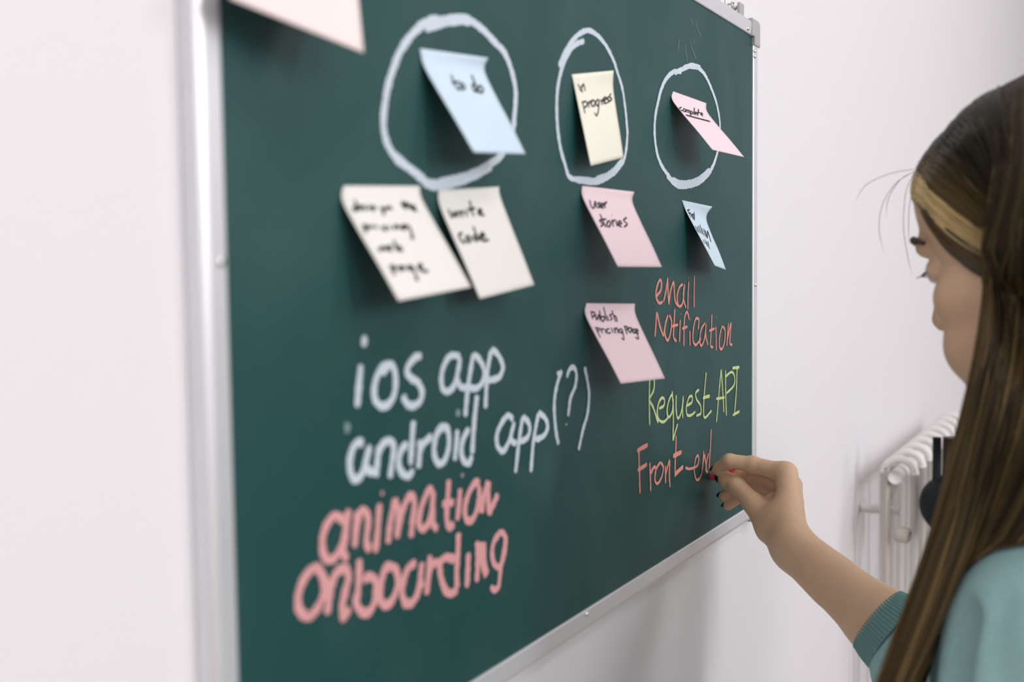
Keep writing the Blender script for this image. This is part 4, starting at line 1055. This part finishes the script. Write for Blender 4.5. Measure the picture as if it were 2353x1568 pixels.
# front hair swept back from the hairline and tucked behind the curtain
b = [[(2120, 470, .872), (2150, 520, .835), (2200, 580, .795), (2250, 622, .768), (2272, 640, .76)],
     [(2106, 440, .880), (2140, 492, .842), (2198, 552, .797), (2252, 590, .768), (2274, 604, .76)],
     [(2098, 412, .884), (2138, 458, .846), (2196, 518, .800), (2254, 556, .768), (2276, 570, .76)],
     [(2098, 388, .882), (2140, 428, .842), (2198, 480, .798), (2256, 524, .766), (2278, 540, .76)],
     [(2112, 362, .875), (2155, 392, .836), (2208, 438, .794), (2262, 484, .764), (2282, 500, .757)],
     [(2142, 325, .862), (2184, 362, .825), (2230, 410, .788), (2270, 452, .765), (2288, 470, .757)],
     [(2185, 282, .843), (2222, 320, .81), (2258, 372, .782), (2282, 420, .765), (2296, 445, .755)],
     [(2240, 236, .82), (2268, 288, .792), (2290, 350, .77), (2302, 415, .76), (2310, 450, .752)],
     [(2300, 202, .805), (2314, 262, .78), (2322, 330, .765), (2326, 410, .755), (2330, 450, .75)]]
Cv, u, dd_ = sheet(b, 1500, 14, 0.003, 0.0010, 5, 14, True)
Cv = push_out(push_out(Cv, HB, 0.0008, 0.003, dd_), HC, 0.0008, 0.003, dd_)
cols = np.empty((len(u), 3))
for q, uu_ in enumerate(u):
    t = r_.normal(0, 0.16)
    x_ = uu_+t
    if x_ < 1.0: base = MIDB*1.6 if x_ > 0.45 else np.array((0.12, 0.10, 0.075))
    elif x_ < 1.55: base = np.array((0.10, 0.085, 0.06))
    elif x_ < 3.25: base = BLON*(0.75+0.35*r_.random())
    elif x_ < 4.0: base = LITE*(0.5+0.6*r_.random())
    elif x_ < 5.0: base = MIDB*(0.6+0.6*r_.random())
    else: base = DARK*(0.8+0.8*r_.random())
    cols[q] = base
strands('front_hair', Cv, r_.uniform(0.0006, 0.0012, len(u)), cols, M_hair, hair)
# back and far side, falling from the crown down the back
S = 900; n = 18
cur = []
for q in range(S):
    th = r_.uniform(-0.25, 2.5)                  # around the skull: 0 = her right, pi = her left, through the back
    zt = r_.uniform(0.6, 1.0)
    c_, s_ = math.cos(th), math.sin(th)
    pts = [hl(0.015*c_, 0.0-0.02*s_, 0.114), hl(0.060*c_, -0.02-0.062*s_, 0.100), hl(0.083*c_, -0.02-0.092*s_, 0.045), hl(0.084*c_, -0.024-0.092*s_, -0.02)]
    e = hl(0.080*c_, -0.03-0.080*s_, -0.09)
    if s_ < 0.1 and c_ > 0: e2 = bl(-0.13, 0.10, 1.28); e3 = bl(-0.12, 0.145, 1.12)
    else: e2 = bl(-0.12*c_, -0.125-0.02*abs(s_), 1.28); e3 = bl(-0.12*c_, -0.155, 1.10)
    cur.append(resample(pts+[e, e2, e3], n)+r_.normal(0, 0.0025, 3)[None]*np.linspace(0.2, 1.6, n)[:, None])
w_ = r_.random((S, 1))
cur = push_out(np.array(cur), HC, 0.001, 0.006, r_.random(S))
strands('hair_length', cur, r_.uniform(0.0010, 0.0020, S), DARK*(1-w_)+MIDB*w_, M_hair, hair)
# a few flyaway hairs in front of the forehead
fly = [[(2105, 392, .88), (2060, 420, .875), (2028, 470, .87), (2020, 530, .87), (2034, 590, .872)],
       [(2100, 398, .882), (2082, 440, .88), (2076, 520, .88), (2086, 590, .88), (2098, 640, .882)],
       [(2108, 388, .88), (2050, 398, .872), (1990, 425, .868), (1962, 470, .866)],
       [(2104, 394, .882), (2070, 412, .88), (2042, 455, .878), (2036, 500, .878)],
       [(2110, 400, .882), (2090, 470, .88), (2088, 560, .88)]]
Cf = np.array([resample([PZ(*p) for p in g], 20) for g in fly])
strands('flyaway_hair', Cf, [0.00022]*len(fly), np.tile(MIDB*2, (len(fly), 1)), M_hair, hair)

# ------------------------------------------------------------------ radiator and lamp further along the wall
rad = empty('radiator', (1.95, WALL, 0.0))
tag(rad, 'tall white column radiator on the wall behind the person', 'radiator')
rx0 = 1.90; pitch_ = 0.078; ry1, ry0 = WALL-0.045, WALL-0.095
RZ0, RZ1 = 0.30, EYE-0.300
for k in range(9):
    x = rx0+k*pitch_
    parts = []
    for yy in (ry0, ry1):
        me = tube_mesh('c', [(x, yy, RZ0+0.05), (x, yy, RZ1-0.05)], 0.0072, 12)
        parts.append(([tuple(v.co) for v in me.vertices], [tuple(p.vertices) for p in me.polygons]))
    ym, rr_ = (ry0+ry1)/2, (ry1-ry0)/2
    for zc, sg_ in ((RZ1-0.05, 1), (RZ0+0.05, -1)):
        arc = [(x, ym+rr_*math.cos(t), zc+sg_*rr_*math.sin(t)) for t in np.linspace(0, math.pi, 15)]
        me = tube_mesh('c', arc, 0.0072, 12)
        parts.append(([tuple(v.co) for v in me.vertices], [tuple(p.vertices) for p in me.polygons]))
        me = tube_mesh('c', [(x-pitch_/2, ym, zc), (x+pitch_/2, ym, zc)], 0.012, 14)
        parts.append(([tuple(v.co) for v in me.vertices], [tuple(p.vertices) for p in me.polygons]))
    link('radiator_column', join_meshes('radiator_column', parts), M_rad, rad, True)
    if k in (0, 8):
        for zz in (RZ0+0.1, RZ1-0.12):
            link('wall_bracket', tube_mesh('wall_bracket', [(x+0.02, ym, zz), (x+0.02, WALL-0.002, zz)], 0.008, 8), M_rad, rad, True)
vz = EYE-0.448
link('valve', lathe_mesh('valve', [(0.008, 0), (0.013, 0.004), (0.0145, 0.012), (0.013, 0.022), (0.008, 0.026)], (rx0-0.030, ry0+0.026, vz), (-0.25, -1, 0), 20), M_pipe, rad, True)
pp = [(rx0-0.030, ry0+0.04, 0.0), (rx0-0.030, ry0+0.04, RZ1-0.13), (rx0-0.022, ry0+0.036, RZ1-0.085), (rx0, (ry0+ry1)/2, RZ1-0.055)]
link('supply_pipe', tube_mesh('supply_pipe', catmull([np.array(p) for p in pp], 0.02), 0.0058, 12), M_pipe, rad, True)
# black lamp standing in front of the radiator
lc = PZ(2186, 1160, 1.76)
lamp = empty('floor_lamp', (lc[0], lc[1], 0)); tag(lamp, 'black floor lamp with a round shade half hidden by the hair', 'lamp')
link('lamp_base', lathe_mesh('lamp_base', [(0.12, 0), (0.12, 0.012), (0.03, 0.022), (0.01, 0.03)], (lc[0], lc[1], 0), (0, 0, 1), 32), M_black, lamp, True)
link('lamp_pole', tube_mesh('lamp_pole', [(lc[0], lc[1], 0.02), (lc[0], lc[1], lc[2])], 0.008, 12), M_black, lamp, True)
prof = [(0.002, -0.051)]+[(0.050*math.cos(t), 0.050*math.sin(t)) for t in np.linspace(-1.5, 1.5, 18)]+[(0.002, 0.051)]
link('lamp_shade', lathe_mesh('lamp_shade', prof, lc, (0, 0, 1), 32), M_black, lamp, True)
for dx in (-0.025, -0.002):
    p = lc+CR*dx
    link('lamp_stem', tube_mesh('lamp_stem', [p+UP*0.040, p+UP*0.112], 0.007 if dx < -0.01 else 0.013, 12), M_black if dx < -0.01 else M_dkwood, lamp, True)
